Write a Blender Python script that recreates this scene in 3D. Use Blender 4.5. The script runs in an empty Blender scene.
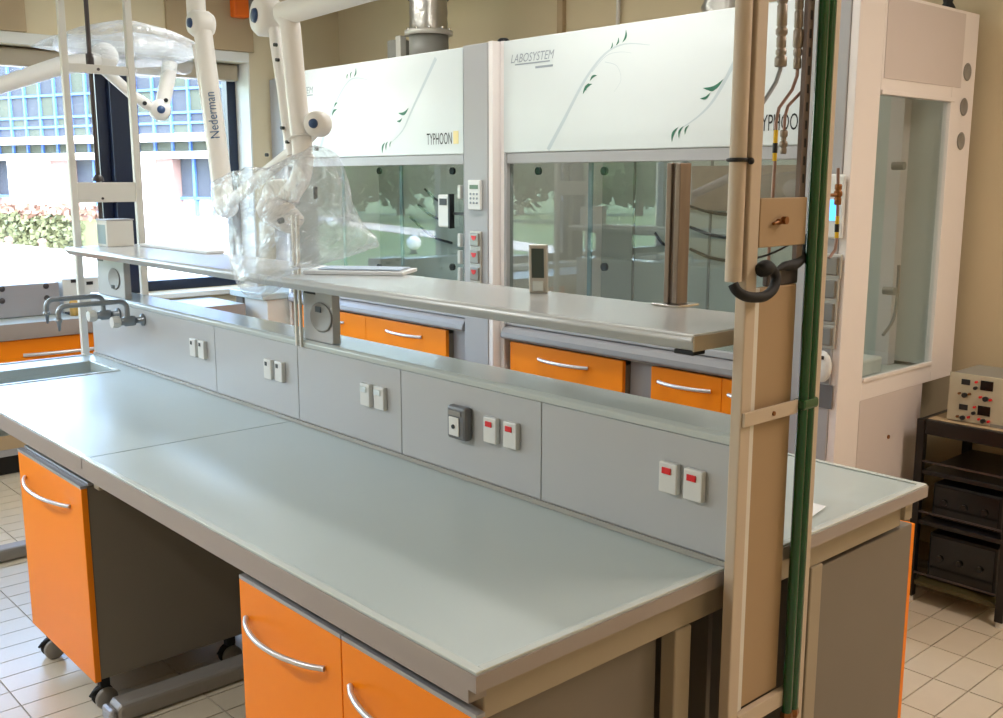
import bpy, math, random
from mathutils import Vector, Matrix, noise
random.seed(7)
S = bpy.context.scene
COL = S.collection

# ------------------------------------------------------------------ camera
F, CX, CY = 1014.0, 501.5, 359.0                 # focal length and centre in pixels of the 1003 x 718 frame
CAM = Vector((1.205, -1.029, 1.72))
ex = Vector((427 + CX, CY - 178, -F)).normalized()            # bench direction, towards the right
ey = Vector((1645 - CX, 178 - CY, F)); ey = (ey - ex * ex.dot(ey)).normalized()
ez = ex.cross(ey)
ROT = Matrix((ex, ey, ez))                       # camera (x right, y down, z forward) -> world
cam_d = bpy.data.cameras.new('camera'); cam = bpy.data.objects.new('camera', cam_d); COL.objects.link(cam)
cam_d.sensor_width = 36; cam_d.lens = F * 36 / 1003; cam_d.clip_start = .02; cam_d.clip_end = 400
m3 = Matrix((ROT.col[0], -ROT.col[1], -ROT.col[2])).transposed()
cam.matrix_world = Matrix.Translation(CAM) @ m3.to_4x4()
S.camera = cam

def W(px, py, **k):
    """point where the line of sight through a pixel meets the plane x=, y= or z= const"""
    d = ROT @ Vector((px - CX, py - CY, F)); (a, v), = k.items(); i = 'xyz'.index(a)
    return CAM + d * ((v - CAM[i]) / d[i])
def proj(p):
    c = ROT.transposed() @ (Vector(p) - CAM)
    return CX + F * c.x / c.z, CY + F * c.y / c.z, c.z

# ------------------------------------------------------------------ world, sun, exposure
S.view_settings.view_transform = 'Standard'; S.view_settings.look = 'None'
S.view_settings.gamma = 1; S.view_settings.use_curve_mapping = False
S.view_settings.exposure = 0.6
S.cycles.use_denoising = True
S.cycles.transparent_max_bounces = 24
S.cycles.max_bounces = 10
S.cycles.sample_clamp_indirect = 6
wd = bpy.data.worlds.new('sky'); S.world = wd; wd.use_nodes = True
nt = wd.node_tree; bg = nt.nodes['Background']
sky = nt.nodes.new('ShaderNodeTexSky'); sky.sky_type = 'NISHITA'; sky.sun_disc = False
sky.sun_elevation = math.radians(48); sky.sun_rotation = math.radians(120); sky.air_density = 1.2; sky.dust_density = 2.5
nt.links.new(sky.outputs[0], bg.inputs[0]); bg.inputs[1].default_value = 2.5
sd = bpy.data.lights.new('sun', 'SUN'); sd.energy = 1.4; sd.angle = .01; sd.color = (1, .95, .88)
sun = bpy.data.objects.new('sun', sd); COL.objects.link(sun)
sun.location = (30, -20, 40)
sun.rotation_euler = Vector((-.62, .34, -.72)).to_track_quat('-Z', 'Y').to_euler()
# window openings told to the sampler
def portal(y0, y1, z0, z1):
    l = bpy.data.lights.new('window_portal', 'AREA'); l.shape = 'RECTANGLE'; l.size = y1 - y0; l.size_y = z1 - z0
    l.cycles.is_portal = True
    o = bpy.data.objects.new('window_portal', l); COL.objects.link(o)
    o.location = (-5.8, (y0 + y1) / 2, (z0 + z1) / 2)
    o.rotation_euler = Vector((1, 0, 0)).to_track_quat('-Z', 'Z').to_euler()
WIN = [(1.80, 2.60), (.30, 1.66), (-1.20, .16), (-2.70, -1.34)]
WZ0, WZ1 = .96, 2.50
for a, b in WIN: portal(a, b, WZ0, WZ1)

# ------------------------------------------------------------------ materials
def lin(c):
    if isinstance(c, str): c = tuple(int(c[i:i + 2], 16) / 255 for i in (0, 2, 4))
    return tuple((v / 12.92 if v <= .04045 else ((v + .055) / 1.055) ** 2.4) for v in c)
MATS = {}
def mat(name, col, rough=.5, metal=0., spec=.5, var=0., vscale=8., bump=0., bscale=60., coat=0., col2=None, emit=0., stretch=None):
    m = bpy.data.materials.new(name); m.use_nodes = True; MATS[name] = m
    n = m.node_tree; b = n.nodes['Principled BSDF']; c = lin(col)
    b.inputs['Base Color'].default_value = (*c, 1); b.inputs['Roughness'].default_value = rough
    b.inputs['Metallic'].default_value = metal; b.inputs['Specular IOR Level'].default_value = spec
    b.inputs['Coat Weight'].default_value = coat; b.inputs['Coat Roughness'].default_value = .08
    if emit: b.inputs['Emission Color'].default_value = (*c, 1); b.inputs['Emission Strength'].default_value = emit
    if var or bump:
        tc = n.nodes.new('ShaderNodeTexCoord'); mp = n.nodes.new('ShaderNodeMapping')
        n.links.new(tc.outputs['Object'], mp.inputs[0])
        if stretch: mp.inputs['Scale'].default_value = stretch
    if var:
        t = n.nodes.new('ShaderNodeTexNoise'); t.inputs['Scale'].default_value = vscale; t.inputs['Detail'].default_value = 5
        r = n.nodes.new('ShaderNodeMix'); r.data_type = 'RGBA'
        c2 = lin(col2) if col2 else tuple(v * (1 - var) for v in c)
        r.inputs[6].default_value = (*(c if col2 else tuple(min(1, v * (1 + var * .5)) for v in c)), 1); r.inputs[7].default_value = (*c2, 1)
        n.links.new(mp.outputs[0], t.inputs[0]); n.links.new(t.outputs[0], r.inputs[0]); n.links.new(r.outputs[2], b.inputs['Base Color'])
    if bump:
        t2 = n.nodes.new('ShaderNodeTexNoise'); t2.inputs['Scale'].default_value = bscale; t2.inputs['Detail'].default_value = 4
        bp = n.nodes.new('ShaderNodeBump'); bp.inputs['Strength'].default_value = bump; bp.inputs['Distance'].default_value = .01
        n.links.new(mp.outputs[0], t2.inputs[0]); n.links.new(t2.outputs[0], bp.inputs['Height']); n.links.new(bp.outputs[0], b.inputs['Normal'])
    return m
def glass(name, tint=(1, 1, 1), base=.04, rough=.0):
    m = bpy.data.materials.new(name); m.use_nodes = True; MATS[name] = m
    n = m.node_tree; n.nodes.remove(n.nodes['Principled BSDF']); out = n.nodes['Material Output']
    tr = n.nodes.new('ShaderNodeBsdfTransparent'); tr.inputs[0].default_value = (*tint, 1)
    gl = n.nodes.new('ShaderNodeBsdfGlossy'); gl.inputs['Roughness'].default_value = rough
    fr = n.nodes.new('ShaderNodeLayerWeight'); fr.inputs[0].default_value = .5          # Schlick: the same from either side of a thin pane
    pw = n.nodes.new('ShaderNodeMath'); pw.operation = 'POWER'; pw.inputs[1].default_value = 5
    ad = n.nodes.new('ShaderNodeMath'); ad.operation = 'MULTIPLY_ADD'; ad.inputs[1].default_value = 1 - base; ad.inputs[2].default_value = base; ad.use_clamp = True
    mx = n.nodes.new('ShaderNodeMixShader')
    n.links.new(fr.outputs['Facing'], pw.inputs[0]); n.links.new(pw.outputs[0], ad.inputs[0]); n.links.new(ad.outputs[0], mx.inputs[0])
    n.links.new(tr.outputs[0], mx.inputs[1]); n.links.new(gl.outputs[0], mx.inputs[2]); n.links.new(mx.outputs[0], out.inputs[0])
    return m
mat('cream_wall', 'd6c6a4', .85, var=.06, vscale=3, bump=.05, bscale=120)
mat('white_wall', 'dcdad2', .85, var=.04, vscale=3)
mat('tan_board', 'b29a78', .7, var=.08, vscale=4)
mat('ceiling', 'd8d6cc', .9, var=.03)
mat('grout', 'aba191', .95, var=.15, vscale=20)
mat('tile', 'cfc3ae', .32, var=.10, vscale=5, bump=.04, bscale=40)
mat('worktop', 'b6c0be', .29, var=.04, vscale=2.5, spec=.5)
mat('worktop_edge', '9d928c', .45, var=.04)
mat('lip', 'c9cfcb', .18, coat=.3)
mat('spine', 'b4b5b6', .38, var=.05, vscale=3)
mat('spine_ledge', 'b9c0bd', .2, coat=.2)
mat('shelf', 'b9bbbb', .22, var=.04, vscale=3)
mat('shelf_edge', 'a39f97', .4)
mat('frame_grey', 'a3957f', .45, var=.05)
mat('leg_grey', '97918a', .4, metal=.2)
mat('cab_grey', '7a7166', .5, var=.05)
mat('cab_trim', 'a7a6aa', .35, metal=.4)
mat('orange', 'fa8a02', .42, spec=.3, var=.05, vscale=2)
mat('handle', 'cfcfd2', .3, metal=.55)
mat('hood_white', 'd3d9d9', .3, coat=.15, var=.02)
mat('hood_grey', 'a6a5a6', .42, var=.03)
mat('sill_grey', '878484', .45)
mat('hood_chamfer', 'cbd2dc', .3, metal=.3)
mat('hood_side', 'e9e2df', .5, var=.03)
mat('hood_panel', 'd0c6c2', .55, var=.03)
mat('hood_inner', 'c2c5bf', .5, var=.04)
mat('film', '8c7164', .5, var=.4, vscale=9, col2='b8a496')
mat('bluegrey', '8ea0a4', .45)
mat('leaf_print', '2f6d55', .5)
mat('stem_print', 'b9c4c8', .5)
mat('ink', '17191b', .5)
mat('ink_grey', '8f979e', .5)
mat('ink_blue', '4d6f95', .5)
mat('yellow_print', 'e9d79a', .5)
mat('navy', '0d1830', .35)
mat('white_metal', 'd9d5cc', .4, var=.03)
mat('post_lit_tan', 'c2b19c', .5, var=.05)  # white posts, with warm lamplight put into the colour
mat('panel_lit_tan', 'a88d6c', .55, var=.08, vscale=3)  # grey panel, tinted tan to carry the warm light on it
mat('dark_rod', '4b4444', .4, metal=.4)
mat('black', '0a0a0b', .5)
mat('black_gloss', '101214', .2)
mat('rubber', '0c0c0d', .7)
mat('green_pipe', '0d4a22', .22, coat=.3)
mat('steel', '9a9692', .3, metal=.9, var=.1, vscale=6)
mat('steel_brown', '988d85', .3, metal=.8, var=.35, vscale=7, stretch=(6, 6, .6), col2='6b5f57')
mat('chrome', 'c9c6c2', .22, metal=1)
mat('tap_grey', '8d9297', .3, metal=.6)
mat('fitting_metal', '8f857b', .35, metal=.7)
mat('rail_brown', '6e5f56', .5)
mat('copper', '957a70', .35, metal=.7)
mat('brass', '8a5a30', .4, metal=.6)
mat('yellow', 'd9b21c', .5)
mat('arm_white', 'eae7e2', .42, var=.02)
mat('blue_cap', '2f4a74', .4)
mat('red', 'd81b22', .4)
mat('plate_white', 'd8d8d4', .4)
mat('socket_grey', '6a6a6c', .35)
mat('disc_grey', '8a8680', .5)
mat('lcd', '3f4a46', .25)
mat('lcd_green', '5f7a60', .3)
mat('silver', 'b9b6ae', .35, metal=.4)
mat('paper', 'e8ebee', .7)
mat('paper_blue', 'b9c9dc', .7)
mat('table_black', '0e0c0b', .35, var=.2)
mat('olive', '4b4424', .5, var=.2)
mat('table_wood', '4a3426', .3, var=.3, vscale=4, stretch=(1, 8, 8))
mat('instr_cream', 'bdb49c', .5)
mat('instr_grey', '8d8a80', .5)
mat('duct_plastic', '77766f', .5)
mat('duct_foil', 'b4b2ac', .28, metal=.9, bump=.3, bscale=30)
mat('lamp_glow', 'fff2dc', .5, emit=6)
mat('orange_box', 'e8690c', .5)
mat('pavement', 'b8b2a8', .9, var=.05, vscale=.4)
mat('lawn', '52693a', .95, var=.35, vscale=.35, col2='3b5128')
mat('hedge_green', '4c5236', .8, var=.4, vscale=3)
mat('hedge_red', '765a4e', .8, var=.3, vscale=3)
mat('tree_leaf', '3c5a2c', .85, var=.5, vscale=1.2, col2='21381a')
mat('bark', '4f4237', .9, var=.3)
mat('brick', '6e5a58', .9, var=.25, vscale=6)
mat('fac_white', 'e6e6e6', .7)
mat('fac_blue', '35599f', .5)
mat('fac_glass', '2b313b', .4, spec=.2)
mat('fac_glass2', '343b34', .4, spec=.2)
mat('globe', 'f4f4f2', .35)
mat('terracotta', '6f5048', .8)
mat('bottle', 'cfa65a', .3)
glass('pane', (.95, .97, .98), .04)
glass('sash_glass', (.80, .85, .84), .085)
glass('clear_glass', (.9, .93, .92), .04)
# polythene: mostly clear, with bright creases
def polythene():
    m = bpy.data.materials.new('polythene'); m.use_nodes = True; MATS['polythene'] = m
    n = m.node_tree; n.nodes.remove(n.nodes['Principled BSDF']); out = n.nodes['Material Output']
    tr = n.nodes.new('ShaderNodeBsdfTransparent'); tr.inputs[0].default_value = (.95, .96, .97, 1)
    gl = n.nodes.new('ShaderNodeBsdfGlossy'); gl.inputs['Roughness'].default_value = .16
    df = n.nodes.new('ShaderNodeBsdfTranslucent'); df.inputs[0].default_value = (.9, .92, .94, 1)
    dd = n.nodes.new('ShaderNodeBsdfDiffuse'); dd.inputs[0].default_value = (.85, .87, .9, 1)
    lw = n.nodes.new('ShaderNodeLayerWeight'); lw.inputs[0].default_value = .27
    tc = n.nodes.new('ShaderNodeTexCoord')
    t = n.nodes.new('ShaderNodeTexNoise'); t.inputs['Scale'].default_value = 9; t.inputs['Detail'].default_value = 6; t.inputs['Distortion'].default_value = 1.6
    bp = n.nodes.new('ShaderNodeBump'); bp.inputs['Strength'].default_value = .9; bp.inputs['Distance'].default_value = .03
    n.links.new(tc.outputs['Object'], t.inputs[0]); n.links.new(t.outputs[0], bp.inputs['Height'])
    for s in (gl, df, dd): n.links.new(bp.outputs[0], s.inputs['Normal'])
    n.links.new(bp.outputs[0], lw.inputs['Normal'])
    a = n.nodes.new('ShaderNodeMixShader'); a.inputs[0].default_value = .5
    n.links.new(df.outputs[0], a.inputs[1]); n.links.new(dd.outputs[0], a.inputs[2])
    b = n.nodes.new('ShaderNodeMixShader'); b.inputs[0].default_value = .45
    n.links.new(a.outputs[0], b.inputs[1]); n.links.new(gl.outputs[0], b.inputs[2])
    mu = n.nodes.new('ShaderNodeMath'); mu.operation = 'MULTIPLY_ADD'; mu.inputs[1].default_value = .5; mu.inputs[2].default_value = .035; mu.use_clamp = True
    n.links.new(lw.outputs['Facing'], mu.inputs[0])
    t2 = n.nodes.new('ShaderNodeTexNoise'); t2.inputs['Scale'].default_value = 6; t2.inputs['Detail'].default_value = 3; t2.inputs['Distortion'].default_value = 2.5
    rp = n.nodes.new('ShaderNodeValToRGB'); rp.color_ramp.elements[0].position = .46; rp.color_ramp.elements[0].color = (0, 0, 0, 1)
    rp.color_ramp.elements[1].position = .50; rp.color_ramp.elements[1].color = (1, 1, 1, 1)
    e3 = rp.color_ramp.elements.new(.54); e3.color = (0, 0, 0, 1)
    n.links.new(tc.outputs['Object'], t2.inputs[0]); n.links.new(t2.outputs[0], rp.inputs[0])
    m2 = n.nodes.new('ShaderNodeMath'); m2.operation = 'MULTIPLY_ADD'; m2.inputs[1].default_value = .16; m2.use_clamp = True
    n.links.new(rp.outputs[0], m2.inputs[0]); n.links.new(mu.outputs[0], m2.inputs[2])
    c = n.nodes.new('ShaderNodeMixShader'); n.links.new(m2.outputs[0], c.inputs[0])
    n.links.new(tr.outputs[0], c.inputs[1]); n.links.new(b.outputs[0], c.inputs[2]); n.links.new(c.outputs[0], out.inputs[0])
polythene()

# ------------------------------------------------------------------ mesh helpers
class MB:
    def __init__(s): s.v = []; s.f = []; s.sm = []
    def _add(s, vs, fs, smooth=False):
        b = len(s.v); s.v += [Vector(v) for v in vs]
        for f in fs: s.f.append([b + i for i in f]); s.sm.append(smooth)
        return s
    def box(s, x0, x1, y0, y1, z0, z1):
        x0, x1 = min(x0, x1), max(x0, x1); y0, y1 = min(y0, y1), max(y0, y1); z0, z1 = min(z0, z1), max(z0, z1)
        return s._add([(x0, y0, z0), (x1, y0, z0), (x1, y1, z0), (x0, y1, z0), (x0, y0, z1), (x1, y0, z1), (x1, y1, z1), (x0, y1, z1)],
                      [(0, 3, 2, 1), (4, 5, 6, 7), (0, 1, 5, 4), (1, 2, 6, 5), (2, 3, 7, 6), (3, 0, 4, 7)])
    def prism(s, poly, ext):
        n = len(poly); e = Vector(ext); a = [Vector(p) for p in poly]
        nrm = sum(((a[i] - a[0]).cross(a[(i + 1) % n] - a[0]) for i in range(n)), Vector())
        if nrm.dot(e) > 0: a = a[::-1]
        return s._add(a + [p + e for p in a], [list(range(n)), list(range(2 * n - 1, n - 1, -1))] +
                      [(i, i + n, (i + 1) % n + n, (i + 1) % n) for i in range(n)])
    def tube(s, pts, r, n=10, cap=True, smooth=True, flat=None):
        P = [Vector(p) for p in pts]; R = r if isinstance(r, (list, tuple)) else [r] * len(P)
        t0 = (P[1] - P[0]).normalized(); u = t0.orthogonal().normalized() if flat is None else Vector(flat).normalized()
        u = (u - t0 * u.dot(t0)).normalized(); vs = []
        for i, p in enumerate(P):
            t = ((P[min(i + 1, len(P) - 1)] - p).normalized() + (p - P[max(i - 1, 0)]).normalized())
            t = t.normalized() if t.length > 1e-6 else t0
            u = (u - t * u.dot(t)).normalized(); w = t.cross(u)
            for k in range(n):
                a = 2 * math.pi * (k + .5) / n; vs.append(p + (u * math.cos(a) + w * math.sin(a)) * R[i])
        fs = [(i * n + k, i * n + (k + 1) % n, (i + 1) * n + (k + 1) % n, (i + 1) * n + k) for i in range(len(P) - 1) for k in range(n)]
        s._add(vs, fs, smooth)
        if cap:
            m = len(P) * n
            s._add([Vector(v) for v in vs[:n]], [list(range(n - 1, -1, -1))]); s._add([Vector(v) for v in vs[m - n:]], [list(range(n))])
        return s
    def cyl(s, p0, p1, r, r1=None, n=18): return s.tube([p0, p1], [r, r if r1 is None else r1], n)
    def lathe(s, o, axis, prof, n=24, smooth=True):
        o = Vector(o); ax = Vector(axis).normalized(); u = ax.orthogonal().normalized(); w = ax.cross(u)
        vs = [o + ax * h + (u * math.cos(2 * math.pi * k / n) + w * math.sin(2 * math.pi * k / n)) * max(r, 1e-5) for r, h in prof for k in range(n)]
        fs = [(i * n + k, i * n + (k + 1) % n, (i + 1) * n + (k + 1) % n, (i + 1) * n + k) for i in range(len(prof) - 1) for k in range(n)]
        return s._add(vs, fs, smooth)
    def sphere(s, c, r, n=16, sc=(1, 1, 1)):
        m = n // 2; prof = [(math.sin(math.pi * i / m), -math.cos(math.pi * i / m)) for i in range(m + 1)]
        b = len(s.v); s.lathe((0, 0, 0), (0, 0, 1), prof, n)
        for i in range(b, len(s.v)): v = s.v[i]; s.v[i] = Vector(c) + Vector((v.x * sc[0], v.y * sc[1], v.z * sc[2])) * r
        return s
    def build(s, name, material, parent=None, bevel=0., base=True):
        if parent is not None:
            off = Vector(); p = parent
            while p is not None: off += p.location; p = p.parent
        elif base:
            lo = [min(v[i] for v in s.v) for i in range(3)]; hi = [max(v[i] for v in s.v) for i in range(3)]
            off = Vector(((lo[0] + hi[0]) / 2, (lo[1] + hi[1]) / 2, lo[2]))
        else: off = Vector()
        me = bpy.data.meshes.new(name); me.from_pydata([tuple(v - off) for v in s.v], [], s.f)
        me.polygons.foreach_set('use_smooth', s.sm); me.update()
        me.materials.append(MATS[material] if isinstance(material, str) else material)
        o = bpy.data.objects.new(name, me); COL.objects.link(o)
        if parent is not None: o.parent = parent
        else: o.location = off
        if bevel:
            b = o.modifiers.new('bevel', 'BEVEL'); b.width = bevel; b.segments = 2; b.limit_method = 'ANGLE'; b.angle_limit = math.radians(40)
        return o
def tag(o, label=None, cat=None, group=None, kind=None):
    if label: o['label'] = label
    if cat: o['category'] = cat
    if group: o['group'] = group
    if kind: o['kind'] = kind
    return o
def thing(name, label, cat, loc, group=None):
    o = bpy.data.objects.new(name, None); COL.objects.link(o); o.location = loc; o.empty_display_size = .1
    return tag(o, label, cat, group)
def struct(name, loc=(0, 0, 0)):
    o = bpy.data.objects.new(name, None); COL.objects.link(o); o.location = loc; o['kind'] = 'structure'; return o
def box(name, m, parent, x0, x1, y0, y1, z0, z1, bevel=0.): return MB().box(x0, x1, y0, y1, z0, z1).build(name, m, parent, bevel)
def copy_tree(o, parent=None):
    c = o.copy(); COL.objects.link(c); c.parent = parent
    for ch in list(o.children): copy_tree(ch, c)
    return c
def text(name, body, m, parent, o, right, up, width, height=None, push=.0012, shear=0.):
    cu = bpy.data.curves.new('t', 'FONT'); cu.body = body; cu.resolution_u = 3; cu.shear = shear
    ob = bpy.data.objects.new('t', cu); COL.objects.link(ob)
    me = bpy.data.meshes.new_from_object(ob.evaluated_get(bpy.context.evaluated_depsgraph_get()))
    bpy.data.objects.remove(ob)
    xs = [v.co.x for v in me.vertices]; ys = [v.co.y for v in me.vertices]
    sx = width / (max(xs) - min(xs)); sy = height / (max(ys) - min(ys)) if height else sx
    right = Vector(right).normalized(); up = Vector(up).normalized(); nrm = right.cross(up)
    b = MB()
    b._add([Vector(o) + right * (v.co.x - min(xs)) * sx + up * (v.co.y - min(ys)) * sy + nrm * push for v in me.vertices], [list(p.vertices) for p in me.polygons])
    return b.build(name, m, parent)

# ================================================================== the room
XL, XR, YF, YB, ZC = -5.5, 3.4, -4.0, 3.37, 3.05
floor = MB().box(XL - .35, XR + .1, YF - .1, YB + .1, -.12, -.006).build('floor', 'grout', base=False); tag(floor, kind='structure')
# tiles 121 x 242 mm, laid in a straight grid
tm = MB(); g = .0026; tx, ty = .121, .2425
tm.box(-tx / 2 + g, tx / 2 - g, -ty / 2 + g, ty / 2 - g, -.0055, 0)
tile_o = tm.build('tile', 'tile', floor); tile_me = tile_o.data
spots = []
i0 = int((XL + .35) / tx) - 2
for i in range(-44, 32):
    for j in range(-28, 5):
        x = -.35 + (i + .5) * tx; y = 2.535 + (j + .5) * ty
        if not (XL + tx / 2 < x < XR - tx / 2 and YF + ty / 2 < y < YB - ty / 2): continue
        px, py, d = proj((x, y, 0))
        vis = d > .3 and ((-20 < px < 105 and 440 < py < 740) or (100 < px < 250 and 640 < py < 740) or (880 < px < 1020 and 570 < py < 740))
        spots.append((0 if vis else 1, d, x, y))
spots.sort(); rest = MB(); nt_ = 0
for vis, d, x, y in spots:
    if vis == 0 and nt_ < 300:
        o = tile_o if nt_ == 0 else tile_o.copy()
        if nt_: COL.objects.link(o)
        o.location = (x, y, 0); nt_ += 1
    else: rest.box(x - tx / 2 + g, x + tx / 2 - g, y - ty / 2 + g, y + ty / 2 - g, -.0055, 0)
tag(rest.build('tile_field', 'tile', floor), kind='stuff')
def wall(name, m, *bx):
    b = MB()
    for q in bx: b.box(*q)
    return tag(b.build(name, m, base=False), kind='structure')
wall('wall_back', 'cream_wall', (XL - .35, XR + .1, YB, YB + .15, 0, ZC))
wall('wall_right', 'cream_wall', (XR, XR + .15, YF, YB, 0, ZC))
wall('wall_front', 'cream_wall', (XL - .35, XR + .1, YF - .15, YF, 0, ZC))
wall('ceiling', 'ceiling', (XL - .35, XR + .15, YF - .15, YB + .15, ZC, ZC + .15))
lw = [(XL - .35, XL, YF, YB, 0, WZ0 - .02), (XL - .35, XL, YF, YB, WZ1 + .02, ZC), (XL - .35, XL, WIN[0][1], YB, WZ0 - .02, WZ1 + .02), (XL - .35, XL, YF, WIN[-1][0], WZ0 - .02, WZ1 + .02)]
wall('wall_left', 'cream_wall', *lw)
tag(box('trim_6', 'white_wall', None, XL - .19, XL + .006, WIN[0][1] - .0005, WIN[0][1] + .012, WZ0 - .02, WZ1 + .02), kind='structure')
tag(box('trim_7', 'white_wall', None, XL - .01, XL + .012, WIN[-1][0], WIN[0][1] + .01, WZ1 + .021, WZ1 + .088, .003), kind='structure')
# navy posts between the bays and window frames
for n, (a, b) in enumerate(WIN):
    w = struct('window_%d' % (n + 1), (XL - .22, (a + b) / 2, WZ0))
    xo, xi = XL - .27, XL - .19
    box('frame_bottom', 'navy', w, xo, xi, a, b, WZ0 - .02, WZ0 + .05, .004)
    box('frame_top', 'navy', w, xo, xi, a, b, WZ1 - .05, WZ1 + .02, .004)
    for q0, q1 in ((a, a + .07), (b - .07, b)): box('frame_side', 'navy', w, xo, xi, q0, q1, WZ0 + .05, WZ1 - .05, .004)
    box('pane', 'pane', w, XL - .234, XL - .228, a + .07, b - .07, WZ0 + .05, WZ1 - .05)
    box('blind_cassette', 'frame_grey', w, XL - .185, XL - .10, a + .02, b - .02, WZ1 - .10, WZ1 + .01, .01)
for k in range(3):
    a, b = WIN[k + 1][1], WIN[k][0]
    tag(box('trim_%d' % (k + 1), 'navy', None, XL - .30, XL - .13, a, b, WZ0 - .02, WZ1 + .02, .004), kind='structure')
tag(box('trim_4', 'white_wall', None, XL - .19, XL + .04, WIN[-1][0], WIN[0][1], WZ0 - .055, WZ0 - .0205, .004), kind='structure')   # window sill board
# tan pelmet boards on the wall above the windows
for a, b, l in ((-2.2, W(25, 27, x=XL).y, 'tan pelmet board above the windows at the picture\'s left edge'), (W(166, 40, x=XL).y, W(252, 53, x=XL).y, 'tan pelmet board above the window beside the orange box')):
    tag(box('pelmet_board', 'tan_board', None, XL + .001, XL + .03, a, b, 2.59, 3.0, .003), l, 'board', 'pelmet boards')
# pale soffit and wall details at the back
tag(box('trim_5', 'white_wall', None, -.70, XR, YB - .28, YB, 2.52, ZC, .004), kind='structure')
tag(box('wall_batten', 'tan_board', None, W(563, 10, y=YB).x - .02, W(563, 10, y=YB).x + .025, YB - .03, YB - .001, 2.3, 3.0), 'tan vertical batten on the cream wall above the fume hoods', 'batten')
p = W(617, 10, y=YB - .03)
tag(MB().cyl((p.x, YB - .02, 2.3), (p.x, YB - .02, 3.04), .012).build('conduit', 'white_metal'), 'thin white conduit on the cream wall above the right hood', 'conduit')
p = W(240, 8, x=XL + .04)
t = thing('alarm_box', 'small orange box on the tan wall beside the near extraction arm', 'box', (XL, p.y, p.z - .08))
box('housing', 'orange_box', t, XL + .03, XL + .10, p.y - .075, p.y + .04, p.z - .07, p.z + .10, .012)
box('side_unit', 'disc_grey', t, XL + .03, XL + .09, p.y + .042, p.y + .10, p.z - .02, p.z + .10, .01)
# ceiling luminaires - the room's own lamps plus unseen fill lamps
def luminaire(x, y, power, label, col=(1, .78, .52)):
    t = thing('ceiling_light', label, 'light', (x, y, ZC), 'ceiling lights')
    box('housing', 'white_metal', t, x - .62, x + .62, y - .11, y + .11, ZC - .07, ZC - .001, .006)
    box('diffuser', 'lamp_glow', t, x - .59, x + .59, y - .09, y + .09, ZC - .082, ZC - .071, .003)
    l = bpy.data.lights.new('luminaire_light', 'AREA'); l.shape = 'RECTANGLE'; l.size = 1.2; l.size_y = .2; l.energy = power; l.color = col
    o = bpy.data.objects.new('luminaire_light', l); COL.objects.link(o); o.location = (x, y, ZC - .09)
luminaire(2.5, .6, 5, 'ceiling light right of the island bench', (1, .70, .48))
luminaire(1.3, 2.3, 25, 'added ceiling light over the aisle near the black trolley', (1, .84, .76))  # added to brighten the right end of the back wall and the hood side
luminaire(-1.6, -1.9, 28, 'ceiling light over the aisle in front of the island', (.95, .97, 1))
luminaire(-4.0, -1.9, 28, 'ceiling light near the window in front of the island', (.90, .96, 1))
luminaire(-1.7, 1.75, 11, 'added ceiling light over the aisle before the right hood', (.95, .98, 1))  # fill lamp added to lift the back wall
luminaire(-3.9, 1.75, 12, 'added ceiling light over the aisle before the left hood', (.95, .98, 1))  # second added fill lamp for the back wall

# ================================================================== outside
tag(MB()._add([(-120, 0, -.06), (-5.9, 0, -.06), (-5.9, 90, -.06), (-120, 90, -.06)], [(0, 1, 2, 3)]).build('pavement', 'pavement', base=False), kind='structure')
tag(MB()._add([(-120, -120, -.06), (-5.9, -120, -.06), (-5.9, 0, -.06), (-120, 0, -.06)], [(0, 1, 2, 3)]).build('lawn', 'lawn', base=False), kind='structure')
tag(MB().prism([(-14, -12, -.055), (-60, -26, -.055), (-60, -24, -.055), (-14, -10.4, -.055)], (0, 0, .01)).build('garden_path', 'pavement', base=False), kind='structure')
for (x, y), l in (((-18.2, -8.8), 'white garden globe lamp on the lawn, nearer one in the hood reflection'), ((-29.4, -13.7), 'white garden globe lamp on the lawn, farther one')):
    t = thing('garden_globe', l, 'globe lamp', (x, y, -.06), 'garden globes')
    MB().lathe((x, y, -.06), (0, 0, 1), [(.001, 0), (.09, 0), (.08, .06), (.05, .09), (.001, .09)]).build('base', 'black', t)
    MB().sphere((x, y, .20), .175, 24).build('globe', 'globe', t)
def crown(c, r, n, sc, seed):
    b = MB(); rnd = random.Random(seed)
    b.sphere(c, r * .72, 20, sc)
    for i, v in enumerate(b.v): b.v[i] = v + (v - Vector(c)) * .35 * noise.noise(v * .9)
    for _ in range(n):
        d = Vector((rnd.gauss(0, 1), rnd.gauss(0, 1), rnd.gauss(0, 1))).normalized()
        p = Vector(c) + Vector((d.x * sc[0], d.y * sc[1], d.z * sc[2])) * r * rnd.uniform(.68, 1.02)
        u = Vector((rnd.uniform(-1, 1), rnd.uniform(-1, 1), rnd.uniform(-1, 1))).normalized() * rnd.uniform(.25, .55) * r * .28
        w = u.orthogonal().normalized() * u.length * .7
        b._add([p - u, p - w, p + u, p + w], [(0, 1, 2, 3)])
    return b
def tree(x, y, h, label, k):
    t = thing('garden_tree', label, 'tree', (x, y, -.06), 'trees beyond the lawn')
    MB().tube([(x, y, -.06), (x + .1, y, h * .25), (x - .05, y + .1, h * .55)], [.22, .17, .1], 8).build('trunk', 'bark', t)
    crown((x, y, h * .46), h * .42, 700, (1, 1, 1.0), k).build('crown', 'tree_leaf', t)
TR = []
for px, dist in ((345, 42), (400, 50), (465, 43), (520, 51), (588, 42), (640, 50)):   # garden edge as mirrored in the sashes
    d_ = ROT @ Vector((px - CX, 170 - CY, F)); d_ = Vector((d_.x, -d_.y, 0)).normalized() * dist
    TR.append((CAM.x + d_.x, 4.86 - CAM.y + d_.y, 4.7 + dist * .01))
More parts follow.
